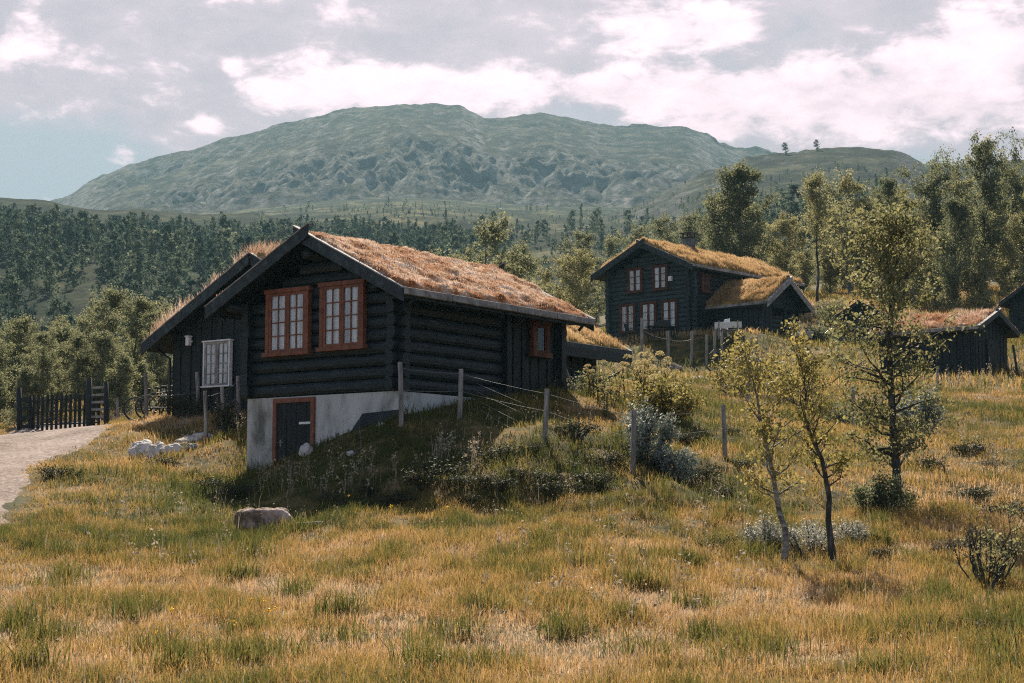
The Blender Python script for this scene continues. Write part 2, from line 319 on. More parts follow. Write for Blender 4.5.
def rockmat(name, veg, rock, sc, lo=.17, hi=.34, ROCKN=.55):
    """mountain cover: grass and heath, bare rock where the slope is steep"""
    m = bpy.data.materials.new(name); m.use_nodes = True; t = m.node_tree; t.nodes.clear(); lk = t.links
    tc = nd(t, 'ShaderNodeTexCoord')
    def nz(s, d, r=.6, scl=(1, .4, 1)):
        mp = nd(t, 'ShaderNodeMapping'); lk.new(tc.outputs['Object'], mp.inputs[0]); mp.inputs['Scale'].default_value = scl
        n = nd(t, 'ShaderNodeTexNoise'); lk.new(mp.outputs[0], n.inputs['Vector']); n.inputs['Scale'].default_value = s; n.inputs['Detail'].default_value = d; n.inputs['Roughness'].default_value = r
        return n.outputs[0]
    v = nd(t, 'ShaderNodeValToRGB'); lk.new(smooth(t, nz(.012 * sc, 14, .72), .36, .68), v.inputs[0])
    for i, c in enumerate(veg):
        if i > 1: v.color_ramp.elements.new(.5)
    for i, c in enumerate(veg): v.color_ramp.elements[i].position = i / (len(veg) - 1); v.color_ramp.elements[i].color = c + (1,)
    r = nd(t, 'ShaderNodeValToRGB'); lk.new(smooth(t, nz(.03 * sc, 12, .7, (1, .35, 1)), .3, .7), r.inputs[0])
    r.color_ramp.elements[0].color = rock[0] + (1,); r.color_ramp.elements[1].color = rock[1] + (1,)
    g = nd(t, 'ShaderNodeNewGeometry'); sx = nd(t, 'ShaderNodeSeparateXYZ'); lk.new(g.outputs['Normal'], sx.inputs[0])
    st = mth(t, 'ADD', mth(t, 'SUBTRACT', 1.0, sx.outputs[2]), mth(t, 'MULTIPLY', mth(t, 'SUBTRACT', nz(.02 * sc, 12, .72), .5), ROCKN))
    c = mixc(t, smooth(t, st, lo, hi), v.outputs[0], r.outputs[0])
    p = nd(t, 'ShaderNodeBsdfPrincipled'); lk.new(c, p.inputs[0]); p.inputs['Roughness'].default_value = 1; p.inputs['Specular IOR Level'].default_value = .02
    b = nd(t, 'ShaderNodeBump'); b.inputs['Strength'].default_value = .9; b.inputs['Distance'].default_value = 9 / sc; lk.new(nz(.03 * sc, 12, .65), b.inputs['Height']); lk.new(b.outputs[0], p.inputs['Normal'])
    o = nd(t, 'ShaderNodeOutputMaterial'); lk.new(p.outputs[0], o.inputs[0])
    return m
M['mountain'] = rockmat('mountain_heath', [(.004, .009, .011), (.018, .025, .023), (.11, .10, .07)], [(.008, .012, .016), (.24, .235, .225)], 3.2, .05, .19, .6)
M['plateau'] = rockmat('plateau_scrub', [(.010, .020, .018), (.04, .05, .036), (.15, .14, .08)], [(.014, .02, .022), (.19, .195, .185)], 4.0, .09, .22, .6)
M['ridge'] = rockmat('ridge_rock', [(.006, .013, .013), (.022, .032, .026), (.085, .085, .05)], [(.012, .019, .022), (.13, .135, .13)], 4.5, .05, .17, .6)
M['slope'] = rockmat('wooded_slope_floor', [(.008, .016, .014), (.020, .030, .022), (.06, .066, .036)], [(.025, .03, .03), (.13, .13, .12)], 5, .14, .30, .6)

# ------------------------------------------------------------------ terrain
CP = [  # pixel x, pixel y, depth of points on the ground in the photograph
 (-200,683,15),(0,683,15),(256,683,15),(512,683,15),(768,683,15),(1024,683,15),(1250,683,15),
 (0,615,20),(256,612,20),(512,610,20),(768,612,20),(1024,612,20),(-150,615,20),
 (0,560,25),(256,560,25),(512,556,25),(780,560,24.5),(1000,585,22.5),
 (0,523,29.5),(265,532,28),(400,515,29.5),(512,508,30),(650,488,31.5),(860,520,28.5),(895,498,31),(1024,530,28),
 (40,470,36),(0,448,43),(70,432,52),(100,450,42),(145,458,40),(200,446,41),(198,420,45),(172,416,47),(120,424,53),
 (225,437,39.5),(244,452,38.4),(258,478,37.2),(272,470,36.6),(312,447,36.2),(345,438,35.8),(398,420,35.0),
 (300,474,34.3),(350,466,33.6),(400,429,34),(440,442,33),(430,480,31.5),(350,490,31.5),(250,500,32.5),(170,480,36),
 (460,424,34.5),(480,403,37),(567,396,39.6),(520,420,35),(545,450,32),(590,440,34),(633,488,31),(690,436,37),(724,460,34),
 (600,402,43),(690,400,47),(780,410,44),(700,380,62),(640,366,83),(720,366,83),(612,347,89),(640,343,87),(662,342,86.5),(690,341,86.5),(725,337,86),(745,340,84.5),(760,347,83),(815,346,85),
 (850,344,83),(840,357,92),(900,385,62),(990,380,67),(1024,376,68),(850,432,45),(950,432,46),(1024,440,43),
 (870,302,118),(960,292,125),(1024,300,120),(1010,338,96),(780,300,112),
 (-100,436,54),(0,430,56),(-250,470,40),(0,418,75),(100,410,80),(0,408,110),(200,405,80),(300,395,100),(400,385,110),
 (-200,400,150),(0,380,200),(300,372,200),(520,352,150),(512,335,220),(760,290,180),(900,285,180),(900,272,250),(1100,290,180),(-100,360,300),(400,345,300),(1200,300,90),(1300,420,45),(1200,520,30),
]
cpw = np.array([tuple(at(*c)) for c in CP] + [(0, 0, -1.6), (-9, 0, -1.7), (9, 0, -1.6), (0, 8, -1.62), (-6, 8, -1.62), (6, 8, -1.6), (0, -25, -2.4), (-40, -10, -2), (40, -10, -1.6), (-40, 20, -1.2), (40, 20, -.8)])
def warp(x, y): return np.stack([x / np.sqrt(np.maximum(y, 6) + 14) * 7, np.log(np.maximum(y + 40, 5)) * 70], -1)
_P = warp(cpw[:, 0], cpw[:, 1]); _n = len(_P)
def tps(r2): return 0.5 * r2 * np.log(r2 + 1e-9)
_A = np.zeros((_n + 3, _n + 3)); _d = ((_P[:, None] - _P[None]) ** 2).sum(-1)
_A[:_n, :_n] = tps(_d) + np.eye(_n) * 0.6; _A[:_n, _n] = 1; _A[:_n, _n + 1:] = _P; _A[_n, :_n] = 1; _A[_n + 1:, :_n] = _P.T
# spline fitted to the deviation from a plain slope
def slope0(x, y): return np.where(y < 30, -1.6 + np.maximum(y - 5, 0) * .055, -.225 + (y - 30) * .118)
_w = np.linalg.solve(_A, np.concatenate([cpw[:, 2] - slope0(cpw[:, 0], cpw[:, 1]), np.zeros(3)]))
def zbase(x, y):
    x = np.asarray(x, float); y = np.asarray(y, float); sh = x.shape
    q = warp(np.clip(x, -150, 150).ravel(), np.clip(y.ravel(), -30, 300)); out = np.empty(len(q))
    for i in range(0, len(q), 20000):
        d = ((q[i:i + 20000, None] - _P[None]) ** 2).sum(-1)
        out[i:i + 20000] = tps(d) @ _w[:_n] + _w[_n] + q[i:i + 20000] @ _w[_n + 1:]
    return out.reshape(sh) + slope0(x, np.minimum(y, 300)) + np.maximum(y - 300, 0) * .09
def zfull(x, y):
    x = np.asarray(x, float); y = np.asarray(y, float)
    a = np.clip((y - 10) / 20, .5, 1) * np.clip((300 - y) / 100, 0, 1)
    zone = np.exp(-(((x - 0.5) / 5.5) ** 2 + ((y - 31.5) / 4.0) ** 2) ** 2)
    hum = .10 * np.maximum(fbm(x, y, .9, 3, 5), -.2) + .16 * fbm(x, y, .23, 2, 9) + zone * (.50 * np.maximum(fbm(x, y, .8, 3, 15), -.03) + .22 * np.abs(fbm(x, y, 1.5, 2, 25)))
    return zbase(x, y) + hum * a
# lookup grid for fast height queries near the camera
GX = np.arange(-75, 75.01, .3); GY = np.arange(3, 150.01, .3)
_gz = zfull(*np.meshgrid(GX, GY))
def gz(x, y):
    x = np.clip(np.asarray(x, float), GX[0], GX[-1] - .01); y = np.clip(np.asarray(y, float), GY[0], GY[-1] - .01)
    fx = (x - GX[0]) / .3; fy = (y - GY[0]) / .3; i = fx.astype(int); j = fy.astype(int); u = fx - i; v = fy - j
    return (_gz[j, i] * (1 - u) + _gz[j, i + 1] * u) * (1 - v) + (_gz[j + 1, i] * (1 - u) + _gz[j + 1, i + 1] * u) * v
def g1(x, y): return float(gz(x, y)) if (-75 < x < 75 and 3 < y < 150) else float(zfull(x, y))
def onground(px, depth):
    x = (px - CX) / F * depth * .998
    return Vector((x, depth, g1(x, depth)))
def gridmesh(name, X, Y, Z, m, kind='structure', smooth=True):
    ny, nx = X.shape
    V = np.stack([X, Y, Z], -1).reshape(-1, 3); i = np.arange(ny * nx).reshape(ny, nx)
    Fc = np.stack([i[:-1, :-1], i[:-1, 1:], i[1:, 1:], i[1:, :-1]], -1).reshape(-1, 4)
    o = npmesh(name, V, Fc, m, smooth=smooth); o['kind'] = kind
    return o
gxs = np.concatenate([-np.geomspace(2300, 42, 26), np.arange(-40, 40.01, .32), np.geomspace(42, 2300, 26)])
gys = np.concatenate([np.arange(-60, 9, 3), np.arange(9, 62, .28), np.arange(62, 150, .9), np.geomspace(151, 2500, 40)])
gX, gY = np.meshgrid(gxs, gys)
gridmesh('ground', gX, gY, zfull(gX, gY), M['ground'])

def make_hill(name, m, crest, cdepth, base, pxr, noise_amp, nscale, power=1.0, base_y=None, nx=260, ny=120, seed=3, roll=120.0, crag=None, lim_k=.02, st=.45, gully=0.0):
    cpx = np.array([c[0] for c in crest], float); cpy = np.array([c[1] for c in crest], float)
    def f(px, y):
        t = np.clip((y - base) / (cdepth - base), 0, 2)
        zc = cdepth * (515 - np.interp(px, cpx, cpy)) / F
        xb = (px - CX) / F * base
        z0 = (zfull(xb, np.full_like(xb, base)) - 3.0) if base_y is None else base * (515 - np.interp(px, [b[0] for b in base_y], [b[1] for b in base_y])) / F
        z = z0 + (zc - z0) * np.minimum(t, 1) ** power
        x = (px - CX) / F * y
        env = np.clip(t * 5, 0, 1) * np.where(t < 1, np.clip((1 - t) * 4, .05, 1), .3)
        z = z + noise_amp * env * (fbm(x, y * st, nscale, 6, seed, .55) + .6 * fbm(x, y * st, nscale * 2.1, 6, seed + 20, .6, True))
        if gully: z = z + gully * env * (fbm(x + 40 * fbm(x, y, .006, 2, 5), y * .22, nscale * 5, 5, seed + 60, .6, True) + .7 * fbm(x, y * .5, nscale * 12, 4, seed + 70, .6, True))
        z = z + noise_amp * .035 * fbm(x, y * .3, nscale * 9, 3, seed + 40)
        if crag is not None: z = z + crag(px, t)
        Ec = zc / cdepth; lim = Ec - np.maximum(1 - t, 0) * lim_k; q = 3.0
        Ee = z / y; k_ = .0022; Ee = np.where(t <= 1.0001, Ee - k_ * np.log1p(np.exp(np.clip((Ee - lim) / k_, -40, 40))), Ee)
        z = Ee * y + np.where(t <= 1.0001, k_ * .69 * y, k_ * 0 * y)
        z = z + noise_amp * .10 * fbm(x, y * st, nscale * 6, 4, seed + 80, .6, True) * np.clip(t * 5, 0, 1)
        back = np.maximum(t - 1, 0) * (cdepth - base)
        return z - back * back / (roll * 8 + back * 2.2)
    def zh(x, y): return f(CX + F * x / np.maximum(y, 1), y)
    ts = np.concatenate([np.linspace(0, 1.0, ny), 1 + np.geomspace(.01, .8, 14)])
    P, D = np.meshgrid(np.linspace(pxr[0], pxr[1], nx), base + ts * (cdepth - base))
    gridmesh(name, (P - CX) / F * D, D, f(P, D), m)
    return zh
z_left = make_hill('wooded_hill', M['slope'], [(-900, 240), (-200, 186), (0, 196), (40, 198), (60, 203), (100, 207), (130, 206), (200, 212), (260, 214), (300, 220), (360, 224), (480, 236)], 620, 190, (-800, 470), 9, .006, 1.0, seed=11, lim_k=.05)
z_plat = make_hill('wooded_plateau', M['plateau'], [(-300, 212), (100, 213), (200, 211), (260, 204), (320, 199), (400, 195), (450, 198), (520, 203), (600, 206), (680, 203), (740, 198), (800, 196), (1500, 190)], 1250, 230, (-200, 1500), 16, .004, 1.0, seed=23, nx=340)
z_ridge = make_hill('rocky_ridge', M['ridge'], [(560, 235), (640, 205), (690, 180), (712, 172), (735, 165), (755, 157), (780, 153), (800, 150), (830, 147), (865, 144), (885, 145), (900, 147), (915, 152), (930, 161), (950, 166), (985, 160), (1024, 157), (1100, 150), (1500, 170), (1800, 240)], 820, 210, (560, 1700), 14, .006, 1.1, seed=37, lim_k=.06, gully=8.0)
def crag(px, t):
    # shoulders and shelves on the face of the mountain
    a = 44 * np.exp(-((px - 425 + 60 * (1 - t)) / 70) ** 2) * np.exp(-((t - .86) / .07) ** 2)
    b = 58 * np.exp(-((px - 330 - 90 * (1 - t)) / 120) ** 2) * np.exp(-((t - .55) / .12) ** 2)
    c = 46 * np.exp(-((px - 560) / 130) ** 2) * np.exp(-((t - .70 - (px - 560) * .0006) / .09) ** 2)
    d = -22 * np.exp(-((px - 480 - 80 * (1 - t)) / 30) ** 2) * np.exp(-((t - .6) / .3) ** 2)
    return a + b + c + d
z_mtn = make_hill('mountain', M['mountain'], [(-500, 240), (0, 218), (45, 202), (58, 196), (75, 184), (100, 171), (125, 162), (150, 155), (200, 142), (250, 129), (300, 115), (330, 109), (350, 105), (378, 101), (396, 98), (415, 100), (430, 99), (446, 101), (460, 101), (472, 106), (484, 113), (505, 112), (520, 111), (545, 110), (565, 112), (590, 116), (602, 122), (620, 125), (645, 124), (670, 123), (690, 124), (705, 130), (722, 142), (740, 146), (765, 150), (800, 159), (900, 190), (1100, 215)], 1900, 1180, (-300, 960), 46, .0026, .85, base_y=[(-400, 250), (0, 232), (1000, 222)], nx=620, ny=300, seed=51, crag=crag, gully=17.0, lim_k=.035)
far_slopes = [z_left, z_plat, z_ridge]
def zany(x, y):
    x = np.asarray(x, float); y = np.asarray(y, float); px = CX + F * x / y
    z = zfull(x, y)
    for zf, lo, hi, b, e in ((z_left, -800, 470, 190, 900), (z_plat, -200, 1500, 230, 1700), (z_ridge, 560, 1700, 210, 1200)):
        ok = (px > lo) & (px < hi) & (y > b) & (y < e)
        z = np.where(ok, np.maximum(z, zf(x, y)), z)
    return z

# gravel road at the left edge
def build_road():
    # right edge in the photograph, road lies to its left
    edge = [(-70, 640, 18, 3.0), (-60, 560, 25, 3.0), (12, 524, 29.5, 2.6), (30, 500, 32.5, 2.3), (30, 478, 36, 2.2), (44, 462, 39.5, 2.2), (92, 450, 42.5, 2.2), (116, 442, 46.5, 1.9), (100, 434, 51, 1.5), (96, 430, 54, 1.3), (90, 426, 60, 1.3)]
    pts = [(px - w / d * F, py, d, w) for px, py, d, w in edge]
    P = np.array([((px - CX) / F * d, d, w) for px, py, d, w in pts])
    tt = np.linspace(0, len(P) - 1, 160); c = np.stack([np.interp(tt, range(len(P)), P[:, k]) for k in range(3)], -1)
    for _ in range(6): c[1:-1] = (c[:-2] + 2 * c[1:-1] + c[2:]) / 4
    d = np.gradient(c[:, :2], axis=0); d /= np.linalg.norm(d, axis=1)[:, None]; nrm = np.stack([d[:, 1], -d[:, 0]], -1)
    s = np.linspace(-1, 1, 23)
    wob = 1 + .10 * fbm(c[:, 1], np.zeros(len(c)), .35, 2, 4)
    X = c[:, 0:1] + nrm[:, 0:1] * s * (c[:, 2] * wob + .22)[:, None]; Y = c[:, 1:2] + nrm[:, 1:2] * s * (c[:, 2] * wob + .22)[:, None]
    Z = gz(X, Y) + .05 * (1 - np.abs(s) ** 4)[None] + .02 * fbm(X, Y, 2.5, 3, 8) - .03 * (np.abs(s) ** 8)[None] * 2
    gridmesh('gravel_road', X, Y, Z, M['road'])
    return c
ROAD = build_road()
def road_dist(x, y):
    """signed distance outside the road edge"""
    out = np.full(len(x), 9.0)
    near = (x < -4)
    xs, ys = x[near], y[near]; best = np.full(len(xs), 9.0)
    for cx, cy, w in ROAD[::3]: best = np.minimum(best, np.hypot(xs - cx, ys - cy) - w)
    out[near] = best; return out

# ------------------------------------------------------------------ grass blades
def blades(P, h, w, rng, lean=.35, up=None, rnd=None):
    n = len(P); a = rng.uniform(0, 2 * np.pi, n); h = h * rng.uniform(.55, 1.25, n); w = w * rng.uniform(.7, 1.3, n)
    side = np.stack([np.cos(a), np.sin(a), np.zeros(n)], -1) * (w / 2)[:, None]
    la = rng.uniform(0, 2 * np.pi, n); ll = np.abs(rng.normal(0, lean, n)) + .08
    tip = np.stack([np.cos(la) * ll, np.sin(la) * ll, np.sqrt(np.maximum(1 - np.minimum(ll, .9) ** 2, .15))], -1) * h[:, None]
    mid = tip * np.array([.32, .32, .58]) ; base = P - np.array([0, 0, .03])
    V = np.stack([base - side, base + side, P + mid - side * .8, P + mid + side * .8, P + tip], 1).reshape(-1, 3)
    i = np.arange(n)[:, None] * 5
    Fc = np.concatenate([i + [0, 1, 3], i + [0, 3, 2], i + [2, 3, 4]], 0)
    r = rng.random(n) if rnd is None else rnd
    return V, Fc, np.repeat(r, 5)
def merge(parts):
    Vs, Fs, Rs, b = [], [], [], 0
    for V, Fc, r in parts: Vs.append(V); Fs.append(Fc + b); Rs.append(r); b += len(V)
    return np.concatenate(Vs), np.concatenate(Fs), np.concatenate(Rs)
def shade_tint(x, y):
    # greener, darker grass tint paints in house shade: basement bank and below terrace
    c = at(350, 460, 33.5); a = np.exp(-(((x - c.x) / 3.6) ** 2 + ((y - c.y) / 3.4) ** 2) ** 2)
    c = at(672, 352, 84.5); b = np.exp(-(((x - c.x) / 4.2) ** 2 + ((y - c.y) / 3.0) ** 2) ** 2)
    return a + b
FOOT = []  # building footprints (matrix inverse, x0, x1, y0, y1) that grass keeps out of
def meadow(name, d0, d1, dens, h, w, seed, m, margin=2.5):
    rng = np.random.default_rng(seed)
    n = int(dens * ((d1 ** 2 - d0 ** 2) * .31 + 2 * margin * (d1 - d0)))
    y = np.sqrt(rng.uniform(d0 ** 2, d1 ** 2, n)); x = rng.uniform(-1, 1, n) * (.31 * y + margin)
    cl = fbm(x, y, 2.2, 4, seed, .6); big = fbm(x, y, .45, 4, seed + 3, .6)
    keep = rng.random(n) < np.clip(.72 + .9 * cl, .3, 1)
    rd = road_dist(x, y); keep &= (rd > -.18 + .35 * rng.random(n) ** 2 + .30 * fbm(x, y, 1.2, 3, 77)) 
    for Mi, x0, x1, y0, y1 in FOOT:
        lx = Mi[0][0] * x + Mi[0][1] * y + Mi[0][3]; ly = Mi[1][0] * x + Mi[1][1] * y + Mi[1][3]
        keep &= ~((lx > x0) & (lx < x1) & (ly > y0) & (ly < y1))
    x, y, cl, big, rd = x[keep], y[keep], cl[keep], big[keep], rd[keep]
    P = np.stack([x, y, gz(x, y)], -1)
    hh = h * np.clip(.75 + .9 * cl + .55 * big, .42, 1.9) * np.clip(.45 + rd * .6, .3, 1)
    tint = np.clip(.54 - shade_tint(x, y) * .8 - .65 * big - .45 * cl - .45 * fbm(x, y, 1.3, 3, 33) + .45 * fbm(x, y, .10, 2, 31) + rng.normal(0, .18, len(x)), 0, 1)
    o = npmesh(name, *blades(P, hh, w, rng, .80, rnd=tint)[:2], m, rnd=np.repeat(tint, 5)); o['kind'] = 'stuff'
    return o

# ------------------------------------------------------------------ building helpers
def wallM(kind, x=0.0, y=0.0, z=0.0):
    """frame on a wall: local x along the wall, y outward, z up"""
    ax = {'-x': ((0, 1, 0), (-1, 0, 0)), '-y': ((-1, 0, 0), (0, -1, 0)), '+x': ((0, -1, 0), (1, 0, 0)), '+y': ((1, 0, 0), (0, 1, 0))}[kind]
    return Matrix(((ax[0][0], ax[1][0], 0, x), (ax[0][1], ax[1][1], 0, y), (0, 0, 1, z), (0, 0, 0, 1)))
def log_wall(root, kind, x, y, a0, a1, z0, rows, rh, m, t=.2, ext=.2, top=None, seed=0, name='log_wall', skipext=(False, False)):
    """stacked round-faced logs; top(a) = roof underside at a along the wall"""
    mb = MB(wallM(kind, x, y)); rg = random.Random(seed)
    for r in range(rows):
        z = z0 + r * rh; e0, e1 = a0 - ext * (not skipext[0]) * rg.uniform(.8, 1.15), a1 + ext * (not skipext[1]) * rg.uniform(.8, 1.15)
        zt = z + rh
        if top:
            lo, hi = e0, e1
            while lo < hi and top(lo) < zt: lo += .02
            while hi > lo and top(hi) < zt: hi -= .02
            if hi - lo < .25: continue
            e0, e1 = lo, hi
        h = rh * .985; o = rg.uniform(-.012, .012); b = t / 2
        prof = [(-b, z), (-.01 + o, z), (b * .72 + o, z + h * .08), (b + o, z + h * .3), (b * 1.05 + o, z + h * .55), (b * .9 + o, z + h * .82), (b * .55 + o, z + h), (-b, z + h)]
        n = 9; vs = []; fs = []
        for i in range(n):
            s = e0 + (e1 - e0) * i / (n - 1); w = rg.uniform(-.008, .008); q = rg.uniform(-.006, .006)
            vs += [(s, p[0] - b + (w if 1 < k < 7 else 0), p[1] + (q if 0 < i < n - 1 else 0)) for k, p in enumerate(prof)]
        k = len(prof)
        fs = [(i * k + j, i * k + (j + 1) % k, (i + 1) * k + (j + 1) % k, (i + 1) * k + j) for i in range(n - 1) for j in range(k)]
        fs += [tuple(range(k))[::-1], tuple(range((n - 1) * k, n * k))]
        mb.add(vs, fs)
    return mb.build(name, m, root)
def plank_wall(root, kind, x, y, a0, a1, z0, top, m, pw=.16, t=.06, seed=0, name='plank_wall'):
    mb = MB(wallM(kind, x, y)); rg = random.Random(seed); a = a0; i = 0
    while a < a1 - .03:
        b = min(a + pw * rg.uniform(.85, 1.15), a1); o = .022 if i % 2 else 0.0; o += rg.uniform(0, .006)
        za, zb = top(a), top(b)
        mb.hexa([(a + .004, -t, z0), (b - .004, -t, z0), (b - .004, o, z0), (a + .004, o, z0), (a + .004, -t, za), (b - .004, -t, zb), (b - .004, o, zb), (a + .004, o, za)])
        a = b; i += 1
    mb.box((a0, -t - .05, z0), (a1, -t, min(top(a0), top(a1)) - .02))
    return mb.build(name, m, root)
def window(root, Mx, w, h, mf, ms=None, rows=4, cas=.11, curtain=True, sashes=2, label=None, cols=2):
    Mx = Mx @ Matrix.Translation((0, .035, 0)); f = MB(Mx); d = .075
    f.box((-w / 2, -.05, 0), (-w / 2 + cas, d, h)); f.box((w / 2 - cas, -.05, 0), (w / 2, d, h))
    f.box((-w / 2 - .035, -.05, h), (w / 2 + .035, d + .02, h + cas * .9)); f.box((-w / 2 - .05, -.05, -cas * .9), (w / 2 + .05, d + .045, .0))
    win = f.build('window', mf, root, .006)
    if label: win['label'] = label
    iw = (w - 2 * cas) / sashes
    for k in range(sashes):
        x0 = -w / 2 + cas + k * iw + .004; x1 = x0 + iw - .008
        s = MB(Mx); q = .06 if w > .7 else .045
        s.box((x0, .03, .004), (x0 + q, .062, h - .004)); s.box((x1 - q, .03, .004), (x1, .062, h - .004))
        s.box((x0 + q, .03, .004), (x1 - q, .062, q)); s.box((x0 + q, .03, h - q), (x1 - q, .062, h - .004))
        s.build('sash', ms or mf, win)
        mt = .011
        for c in range(1, cols):
            xm = x0 + q + (x1 - x0 - 2 * q) * c / cols; g = MB(Mx); g.box((xm - mt, .034, q), (xm + mt, .058, h - q)); g.build('glazing_bar', ms or mf, win)
        for r in range(1, rows):
            zr = q + (h - 2 * q) * r / rows
            g = MB(Mx); g.box((x0 + q, .036, zr - mt), (x1 - q, .056, zr + mt)); g.build('glazing_bar', ms or mf, win)
    p = MB(Mx); p.add([(-w / 2 + cas, .042, .01), (w / 2 - cas, .042, .01), (w / 2 - cas, .042, h - .01), (-w / 2 + cas, .042, h - .01)], [(3, 2, 1, 0)]); p.build('pane', M['glass'], win)
    if curtain:
        c = MB(Mx); n = 60; vs = []
        for i in range(n + 1):
            xx = -w / 2 + cas + (w - 2 * cas) * i / n
            yy = .014 + .009 * math.sin(i * .95 + math.sin(i * .21) * 2)
            vs += [(xx, yy, .01), (xx, yy, h - .01)]
        c.add(vs, [(2 * i, 2 * i + 2, 2 * i + 3, 2 * i + 1) for i in range(n)], True); c.build('curtain', M['curtain'], win)
    else:
        c = MB(Mx); c.box((-w / 2 + cas, .002, .01), (w / 2 - cas, .008, h - .01)); c.build('dark_interior', M['tarp'], win)
    return win
def roof(root, x0, x1, yc, half, zr, ze, Mx=None, turf='turf_dry', grass='roofgrass_dry', gh=.13, gn=9000, tt=.16, seed=0, board='barge', cap='greyboard', bh=.27, eave='eavelog', seglen=.75, back=True, cross=.3, lump=.05, brackets=True, gw=.012, eave_sides=(-1, 1)):
    Mx = Mx or Matrix(); k = (zr - ze) / half
    pl = lambda y: zr - k * abs(y - yc)
    d = MB(Mx); poly = [(yc - half + .03, ze - .05), (yc, zr - .07), (yc + half - .03, ze - .05), (yc + half - .03, ze - .17), (yc, zr - .19), (yc - half + .03, ze - .17)]
    d.prism([(x0 + .06, a, b) for a, b in poly], (x1 - x0 - .12, 0, 0)); deck = d.build('roof', M['darkplank'], root)
    # turf sheet
    nx, ny = int((x1 - x0) / .07), int(2 * half / .07)
    xs = np.linspace(x0 + .07, x1 - .07, nx); ys = np.linspace(yc - half + .02, yc + half - .02, ny); X, Y = np.meshgrid(xs, ys)
    e = np.minimum(np.minimum(X - xs[0], xs[-1] - X), np.minimum(Y - ys[0], ys[-1] - Y))
    Z = zr - k * np.sqrt((Y - yc) ** 2 + .02) - .06 + tt * np.clip(e / .10, 0, 1) ** .5 * (1 + .55 * fbm(X + seed, Y, 2.2, 3, seed)) + lump * fbm(X, Y, 6, 3, seed + 5) * np.clip(e / .05, 0, 1) + .06 * fbm(X, Y, .5, 2, seed + 7) * np.clip(e / .3, 0, 1)
    V = np.stack([X, Y, Z], -1).reshape(-1, 3); A = np.array(Mx); Vt = V @ A[:3, :3].T + A[:3, 3]
    i = np.arange(nx * ny).reshape(ny, nx); Fc = np.stack([i[:-1, :-1], i[:-1, 1:], i[1:, 1:], i[1:, :-1]], -1).reshape(-1, 4)
    npmesh('turf', Vt, Fc, M[turf], deck, smooth=True)
    rng = np.random.default_rng(seed + 1); q = rng.integers(0, len(Vt), gn); P = Vt[q] + rng.normal(0, .03, (gn, 3)) * [1, 1, 0]
    cl = fbm(V[q, 0], V[q, 1], 1.5, 3, seed + 9); hh = gh * np.clip(.8 + .9 * cl, .25, 1.8)
    de = np.minimum(V[q, 1] - ys[0], ys[-1] - V[q, 1]); r = np.clip((.55 + .6 * fbm(V[q, 0], V[q, 1], 1.1, 4, seed + 13) + rng.normal(0, .15, gn)) * np.clip(.25 + de / .8 + .4 * fbm(V[q, 0], V[q, 1], 2.0, 2, seed + 14), .15, 1), 0, 1)
    Vb, Fb, _ = blades(P, hh, gw, rng, .4); o = npmesh('roof_grass', Vb, Fb, M[grass], deck, rnd=np.repeat(r, 5)); o['kind'] = 'stuff'
    # barge boards crossing at the ridge
    for xx, sx in ((x0, 1),) + (((x1 - .05, 1),) if back else ()):
        for sgn in (-1, 1):
            b = MB(Mx); ye, yr = yc + sgn * half, yc - sgn * cross * .8
            off = .0 if sgn < 0 else .052
            zz = lambda y: zr - k * (y - yc) * sgn
            b.prism([(xx - off, ye, zz(ye) + .02), (xx - off, yr, zz(yr) + .02), (xx - off, yr + sgn * .02, zz(yr) + .02 - bh), (xx - off, ye, zz(ye) + .02 - bh)], (.05, 0, 0))
            bb = b.build('bargeboard', M[board], root, .006)
            c = MB(Mx); c.prism([(xx - off - .015, ye, zz(ye) + .023), (xx - off - .015, yr, zz(yr) + .023), (xx - off - .015, yr, zz(yr) + .053), (xx - off - .015, ye, zz(ye) + .053)], (.15, 0, 0))
            c.build('cap_board', M[cap], bb, .004)
    # eave boards that hold the turf, with wooden brackets
    rg = random.Random(seed)
    for sgn in eave_sides:
        n = max(1, round((x1 - x0) / seglen)); sl = (x1 - x0 - .06) / n; y = yc + sgn * (half + .0)
        for j in range(n):
            b = MB(Mx); a = x0 + .03 + j * sl; dz = rg.uniform(-.008, .008)
            b.hexa([(a + .012, y - .055, ze - .10 + dz), (a + sl - .012, y - .055, ze - .10 + dz), (a + sl - .012, y + .055, ze - .10 + dz), (a + .012, y + .055, ze - .10 + dz),
                    (a + .012, y - .045, ze + .05 + dz), (a + sl - .012, y - .045, ze + .05 + dz), (a + sl - .012, y + .045, ze + .05 + dz), (a + .012, y + .045, ze + .05 + dz)])
            b.build('eave_board', M[eave], root, .018)
            if brackets and j % 1 == 0:
                c = MB(Mx); xm = a + sl / 2; c.bar((xm, y - sgn * .02, ze - .12), (xm, y - sgn * .16, ze - .26), .05, .05, (1, 0, 0)); c.build('eave_bracket', M['darkwood'], root)
    return deck
def footprint(root, x0, x1, y0, y1):
    Mw = Matrix.LocRotScale(root.location, root.rotation_euler, (1, 1, 1)).inverted()
    FOOT.append(([list(r) for r in Mw], x0, x1, y0, y1))

